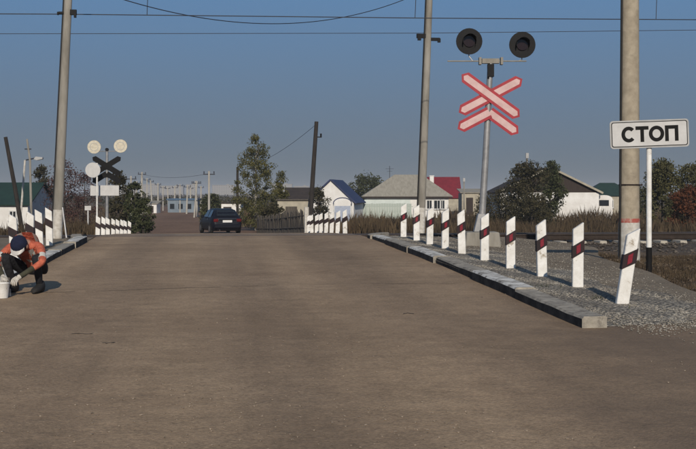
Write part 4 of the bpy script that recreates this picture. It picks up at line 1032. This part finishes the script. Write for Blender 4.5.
# ------------------------------------------------------------------ car
def make_car():
    d = 62; x, y = at(227.5, d); z0 = roadz(y) - .01
    car = thing('car', (x, y, z0), R(11), 'dark navy car seen from behind on the dirt road beyond the crossing', 'car')
    M_CAR = mat('dark_navy_car_paint', (.007, .008, .014), (.006, .007, .012), rough=.4, spec=.2)
    M_TYRE = mat('tyre_rubber', (.012, .012, .012), (.02, .02, .02), rough=.9); M_RIM = mat('alloy_rim', (.4, .4, .42), (.3, .3, .3), rough=.35, metal=.8)
    M_TAIL = mat('tail_light_red', (.13, .010, .010), (.09, .008, .008), rough=.2, spec=.6); M_CHROME = mat('chrome_trim', (.75, .75, .76), (.65, .65, .66), rough=.12, metal=1)
    M_PLATE = mat('number_plate_white', (.72, .72, .70), (.66, .66, .64), rough=.4)
    # stations along the length (y = 0 rear bumper .. 4.3 nose): y, halfwidth, bottom z, shoulder z, roof halfwidth, roof z
    S = [(0.0, .70, .36, .62, .62, .66), (.06, .80, .26, .86, .66, .93), (.16, .84, .22, .92, .66, 1.0), (.42, .86, .20, .94, .60, 1.22), (.78, .87, .18, .94, .58, 1.40),
         (1.4, .87, .18, .93, .585, 1.46), (2.0, .87, .18, .92, .58, 1.45), (2.5, .87, .18, .91, .575, 1.36), (3.05, .86, .18, .90, .60, .99), (3.5, .84, .20, .84, .60, .89), (4.0, .80, .24, .74, .56, .79), (4.22, .68, .32, .60, .5, .64)]
    vs = []
    for (yy, w, zb, zs, rw, zr) in S:
        zm = zb + (zs - zb) * .55
        half = [(w * .86, zb), (w * .98, zb + .10), (w, zm), (w * .96, zs), (rw, zr - .03), (rw * .8, zr)]
        ring = half + [(-a_, b_) for a_, b_ in reversed(half)]; vs += [(p, yy, q) for p, q in ring]
    n = 12; fs = [(i*n + j, i*n + (j+1) % n, (i+1)*n + (j+1) % n, (i+1)*n + j) for i in range(len(S) - 1) for j in range(n)]
    fs += [tuple(range(n)), tuple((len(S)-1)*n + j for j in range(n - 1, -1, -1))]
    b = MB(); b.add(vs, fs); body = b.build('body', M_CAR, car, smooth=True)
    def quad(name, P, m, off, parent):
        P = [Vector(p) for p in P]; nn = (P[1] - P[0]).cross(P[2] - P[0]).normalized()
        if nn.dot(Vector(off)) < 0: nn = -nn
        b = MB(); b.add([p + nn * .004 for p in P] + [p + nn * .016 for p in P], [(0,1,2,3),(7,6,5,4),(0,1,5,4),(1,2,6,5),(2,3,7,6),(3,0,4,7)]); return b.build(name, m, parent)
    quad('rear_window', [(-.56, .20, 1.045), (.56, .20, 1.045), (.50, .70, 1.375), (-.50, .70, 1.375)], M_PANE, (0, -1, 1), body)
    quad('windscreen', [(-.54, 2.56, 1.33), (.54, 2.56, 1.33), (.58, 3.0, 1.03), (-.58, 3.0, 1.03)], M_PANE, (0, 1, 1), body)
    for s in (-1, 1):
        for (ya, yb) in ((.62, 1.42), (1.5, 2.42)):
            quad('side_window', [(s * .825, ya, .965), (s * .825, yb, .96), (s * .605, yb - .02, 1.36), (s * .605, ya + .22, 1.36)], M_PANE, (s, 0, .3), body)
        quad('door_handle', [(s * .862, 1.3, .84), (s * .862, 1.45, .84), (s * .855, 1.45, .87), (s * .855, 1.3, .87)], M_CHROME, (s, 0, 0), body)
        b = MB(); b.box((s * .66, .045, .80), (.26, .12, .17)); b.build('tail_light', M_TAIL, car, bevel=.02)
        b = MB(); b.box((s * .95, 2.35, .98), (.17, .10, .12)); b.build('mirror', M_CAR, car, bevel=.02)
        b = MB(); b.box((s * .62, 4.14, .62), (.3, .1, .12)); b.build('headlight', M_CHROME, car, bevel=.02)
        for yy in (.78, 3.42):
            w = thing('wheel', (s * .79, yy, .31)); w.parent = car; 
            b = MB(); b.tube([(-.10, 0, 0), (-.08, 0, 0), (.08, 0, 0), (.10, 0, 0)], [.27, .31, .31, .27], 24); b.build('tyre', M_TYRE, w, smooth=True)
            b = MB(); b.tube([(-.105, 0, 0), (.105, 0, 0)], .19, 18); b.build('rim', M_RIM, w, smooth=True)
    b = MB(); b.box((0, .0, .47), (1.5, .16, .22)); bp = b.build('bumper', M_CAR, car, bevel=.04)
    b = MB(); b.box((0, .012, .745), (.54, .02, .13)); pl = b.build('number_plate', M_PLATE, car, bevel=.004)
    b = MB(); b.box((0, -.01, .86), (1.0, .05, .07)); b.build('chrome_trim', M_CHROME, car, bevel=.01)
    b = MB(); b.tube([(-.45, -.02, .25), (-.45, .2, .25)], .03, 8); b.build('exhaust', M_CHROME, car)
make_car()

# ------------------------------------------------------------------ crouching road worker
def skin_mesh(name, joints, edges, root_i, sub=2):
    me = bpy.data.meshes.new(name); me.from_pydata([j[0] for j in joints], edges, []); o = link(name, me)
    m = o.modifiers.new('s', 'SKIN'); m.branch_smoothing = .6
    for i, j in enumerate(joints):
        sv = me.skin_vertices[0].data[i]; r_ = j[1]; sv.radius = r_ if isinstance(r_, tuple) else (r_, r_); sv.use_root = (i == root_i)
    s = o.modifiers.new('u', 'SUBSURF'); s.levels = sub; s.render_levels = sub
    dg = bpy.context.evaluated_depsgraph_get(); nm = bpy.data.meshes.new_from_object(o.evaluated_get(dg)); nm.name = name
    bpy.data.objects.remove(o); bpy.data.meshes.remove(me)
    nm.polygons.foreach_set('use_smooth', [True] * len(nm.polygons)); return nm
def make_worker():
    x, y = at(29, 13.7); z0 = roadz(y)
    wk = thing('person', (x, y, z0), R(166), 'person in orange vest and navy cap crouching low by the left kerb', 'person')
    SKIN = mat('skin', (.42, .25, .18), (.36, .20, .14), rough=.6); OLIVE = mat('olive_cloth', (.062, .060, .038), (.038, .037, .024), scale=20, rough=.95)
    TROU = mat('dark_trousers', (.022, .022, .026), (.014, .014, .016), scale=20, rough=.95, bump=1.0, bscale=18); ORNG = mat('orange_vest', (.56, .150, .085), (.36, .080, .048), scale=14, rough=.85, bump=1.0, bscale=22)
    STRIPE = mat('reflective_stripe', (.55, .53, .48), (.45, .43, .4), rough=.4); NAVY = mat('navy_cap', (.014, .018, .045), (.010, .012, .03), scale=25, rough=.95)
    GLOVE = mat('pale_work_glove', (.55, .52, .46), (.4, .37, .32), scale=30, rough=.95); BOOT = mat('black_boot', (.018, .017, .016), (.03, .028, .026), rough=.8); HAIR = mat('dark_hair', (.02, .015, .012), (.012, .01, .008))
    # local frame: +y forward, +x right.  deep squat, bent forward, head bowed, hands reaching down in front
    J = []; E = []; N = {}
    def j(nm, p, r_, par=None):
        N[nm] = len(J); J.append((p, r_))
        if par: E.append((N[par], N[nm]))
    j('pelvis', (0, -.20, .27), (.155, .13)); j('waist', (0, -.13, .40), (.145, .115), 'pelvis'); j('chest', (0, -.01, .53), (.165, .125), 'waist'); j('upper', (0, .10, .60), (.12, .09), 'chest')
    j('neck', (0, .20, .625), .052, 'upper'); j('skull', (0, .275, .605), (.076, .085), 'neck'); j('face', (0, .33, .55), (.066, .078), 'skull'); j('chin', (0, .35, .485), (.042, .045), 'face')
    for s, q in ((1, 'r'), (-1, 'l')):
        j('hip' + q, (s*.115, -.17, .25), .092, 'pelvis'); j('th' + q, (s*.17, .05, .36), .078, 'hip' + q); j('kn' + q, (s*.20, .27, .46), .062, 'th' + q)
        j('ca' + q, (s*.185, .17, .27), .056, 'kn' + q); j('an' + q, (s*.165, .07, .085), .040, 'ca' + q); j('to' + q, (s*.175, .22, .04), (.036, .032), 'an' + q)
        j('sh' + q, (s*.185, .10, .565), .066, 'upper')
        j('el' + q, (s*.30, .30, .39), .047, 'sh' + q); j('wr' + q, (s*.13, .50, .25), .032, 'el' + q); j('pa' + q, (s*.085, .56, .21), (.034, .024), 'wr' + q)
    me = skin_mesh('body', J, E, 0); body = link('body', me, wk)
    for m in (ORNG, OLIVE, TROU, SKIN, GLOVE, BOOT, STRIPE): me.materials.append(m)
    zone = {'pelvis': 2, 'waist': 0, 'chest': 0, 'upper': 0, 'neck': 3, 'skull': 3, 'face': 3, 'chin': 3}
    for nm in N:
        if nm not in zone: zone[nm] = {'hi': 2, 'th': 2, 'kn': 2, 'ca': 2, 'an': 2, 'to': 5, 'sh': 0, 'el': 0, 'wr': 1, 'pa': 4}[nm[:2]]
    keys = list(N); JP = np.array([J[N[k_]][0] for k_ in keys])
    EA = np.array([JP[e_[0]] for e_ in E]); EB = np.array([JP[e_[1]] for e_ in E])
    for p in me.polygons:         # clothing by the nearest bone
        c = np.array(p.center); ab = EB - EA; t_ = np.clip(((c - EA) * ab).sum(1) / (ab ** 2).sum(1), 0, 1)
        i_ = int(np.argmin((((EA + ab * t_[:, None]) - c) ** 2).sum(1))); e_ = E[i_]
        p.material_index = zone[keys[e_[1] if t_[i_] > .5 else e_[0]]]
        if keys[e_[1]][:2] == 'el' and .58 < t_[i_] < .78: p.material_index = 6
    # vest over the torso
    VJ = [((0, -.23, .34), (.175, .145)), ((0, -.13, .42), (.175, .14)), ((0, -.01, .545), (.188, .147)), ((0, .105, .612), (.145, .108)), ((.17, .10, .575), .082), ((-.17, .10, .575), .082)]
    vm = skin_mesh('vest', VJ, [(0, 1), (1, 2), (2, 3), (3, 4), (3, 5)], 2); vm.materials.append(ORNG); vm.materials.append(STRIPE)
    for p in vm.polygons:
        if -.185 < p.center.y < -.14 or .0 < p.center.y < .035 or .085 < abs(p.center.x) < .125: p.material_index = 1
    link('vest', vm, wk)
    # cap with peak, hair rim, ears, nose, eyes
    hd = Matrix.Translation((0, .295, .592)) @ Matrix.Rotation(R(-48), 4, 'X')
    def ell(name, c, r3, m, parent, nu=16, nv=10, zmin=-1.0):
        b = MB(); vs = []; fs = []; 
        for i in range(nv + 1):
            ph = math.asin(zmin) + (math.pi/2 - math.asin(zmin)) * i / nv if zmin > -1 else -math.pi/2 + math.pi * i / nv
            for k_ in range(nu):
                th = 2*math.pi*k_/nu; vs.append(hd @ Vector((c[0] + r3[0]*math.cos(ph)*math.cos(th), c[1] + r3[1]*math.cos(ph)*math.sin(th), c[2] + r3[2]*math.sin(ph))))
        for i in range(nv):
            for k_ in range(nu): fs.append((i*nu + k_, i*nu + (k_+1) % nu, (i+1)*nu + (k_+1) % nu, (i+1)*nu + k_))
        b.add(vs, fs); return b.build(name, m, parent, smooth=True)
    ell('hair', (0, -.012, .0), (.090, .102, .100), HAIR, wk, zmin=-.35)
    cap = ell('cap', (0, 0, .025), (.100, .116, .100), NAVY, wk, zmin=-.05)
    b = MB(); n = 8
    for i in range(n):
        a0, a1 = R(30 + 120 * i / n), R(30 + 120 * (i + 1) / n)
        P = [Vector((.098*math.cos(a0), .112*math.sin(a0), .02)), Vector((.098*math.cos(a1), .112*math.sin(a1), .02)), Vector((.10*math.cos(a1), .165*math.sin(a1), .0)), Vector((.10*math.cos(a0), .165*math.sin(a0), .0))]
        b.add([hd @ p for p in P] + [hd @ (p + Vector((0, 0, .008))) for p in P], [(0,1,2,3),(7,6,5,4),(2,3,7,6)])
    b.build('cap_peak', STRIPE, cap)
    for s in (-1, 1):
        ell('ear', (s*.086, -.005, -.03), (.014, .024, .034), SKIN, wk, 8, 6); ell('eye', (s*.032, .088, -.02), (.014, .008, .009), HAIR, wk, 8, 6)
    ell('nose', (0, .10, -.055), (.014, .020, .028), SKIN, wk, 8, 6); ell('mouth', (0, .082, -.098), (.026, .008, .007), mat('lips', (.3, .12, .1), (.25, .1, .08)), wk, 8, 6)
    # gloves: palm with four curled fingers and a thumb
    for s in (1, -1):
        G = [((s*.10, .535, .232), (.036, .024)), ((s*.075, .575, .198), (.040, .022))]; GE = [(0, 1)]
        for k_ in range(4):
            ox = (-.033 + .022 * k_) ; L_ = (.9, 1.0, .95, .8)[k_]; base = Vector((s*.07 + ox, .592, .188)); i0 = len(G)
            G += [(tuple(base), .0115), (tuple(base + Vector((-s*.004, .022, -.022)) * L_), .0105), (tuple(base + Vector((-s*.008, .024, -.050)) * L_), .0095), (tuple(base + Vector((-s*.008, .006, -.068)) * L_), .0085)]
            GE += [(1, i0), (i0, i0+1), (i0+1, i0+2), (i0+2, i0+3)]
        i0 = len(G); tb = Vector((s*.075 - s*.038, .562, .205)); G += [(tuple(tb), .013), (tuple(tb + Vector((-s*.012, .022, -.022))), .0115), (tuple(tb + Vector((-s*.004, .034, -.044))), .0095)]
        GE += [(0, i0), (i0, i0+1), (i0+1, i0+2)]
        gm = skin_mesh('glove', G, GE, 0, 1); gm.materials.append(GLOVE); link('glove', gm, wk)
    for s in (1, -1):
        b = MB(); vs = []; fs = []; n = 12
        for (yy, w, h0, h1) in ((-.045, .03, .0, .09), (-.01, .046, 0, .15), (.06, .05, 0, .13), (.14, .052, 0, .095), (.22, .052, 0, .08), (.275, .038, .005, .06), (.29, .02, .01, .04)):
            for i in range(n):
                an = 2*math.pi*i/n; vs.append((s*.17 + w*math.cos(an) + s*.04*yy, .02 + yy, (h0 + h1)/2 + (h1 - h0)/2*math.sin(an)))
        for q_ in range(6):
            for i in range(n): fs.append((q_*n + i, q_*n + (i+1) % n, (q_+1)*n + (i+1) % n, (q_+1)*n + i))
        fs += [tuple(range(n)), tuple(6*n + i for i in range(n - 1, -1, -1))]
        b.add(vs, fs); b.build('boot', BOOT, wk, smooth=True)
    # brush held in the hands
    M_ = wk.matrix_basis; 
    br_ = thing('paint_brush', tuple(M_ @ Vector((0, .63, .06))), R(166), 'short paint brush held down by the crouching worker', 'brush')
    b = MB(); b.tube([(.0, -.03, .16), (.005, .0, .03)], [.013, .016], 8); b.build('handle', M_BOARD, br_, smooth=True)
    b = MB(); b.prism([(-.035, -.055), (.035, -.055), (.03, .03), (-.03, .03)], -.012, .012); b.build('bristles', M_KPAINT, br_)
    # bucket of white paint at the picture's left edge
    x, y = at(1.5, 12.95); bz = roadz(y)
    bk = thing('paint_bucket', (x, y, bz + .002), 0, 'small white paint bucket on the road at the left edge', 'bucket')
    b = MB(); n = 20; vs = []; fs = []
    for r_, zz_ in ((.075, 0), (.095, .17), (.100, .175), (.090, .176), (.072, .10)):
        vs += [(r_*math.cos(2*math.pi*i/n), r_*math.sin(2*math.pi*i/n), zz_) for i in range(n)]
    for q_ in range(4):
        for i in range(n): fs.append((q_*n + i, q_*n + (i+1) % n, (q_+1)*n + (i+1) % n, (q_+1)*n + i))
    fs += [tuple(range(n)), tuple(4*n + i for i in range(n))]; b.add(vs, fs); b.build('pail', M_WHITE, bk, smooth=True)
    b = MB(); b.tube([(.098*math.cos(t), -.02, .165 + .09*math.sin(t)) for t in np.linspace(0, math.pi, 12)], .003, 5); b.build('bail_handle', M_GALV, bk)
make_worker()

# ------------------------------------------------------------------ haze over the plain
HAZE_D = .00045
hm = bpy.data.materials.new('smog'); hm.use_nodes = True; t = hm.node_tree; t.nodes.clear()
pv = t.nodes.new('ShaderNodeVolumePrincipled'); pv.inputs['Color'].default_value = (.80, .84, .90, 1); pv.inputs['Density'].default_value = HAZE_D; pv.inputs['Anisotropy'].default_value = 0
ot = t.nodes.new('ShaderNodeOutputMaterial'); t.links.new(pv.outputs[0], ot.inputs['Volume'])
b = MB(); b.box((150, 2450, 9.0), (7400, 5400, 22.5)); hz_o = b.build('haze', hm); tag(hz_o, kind='stuff')
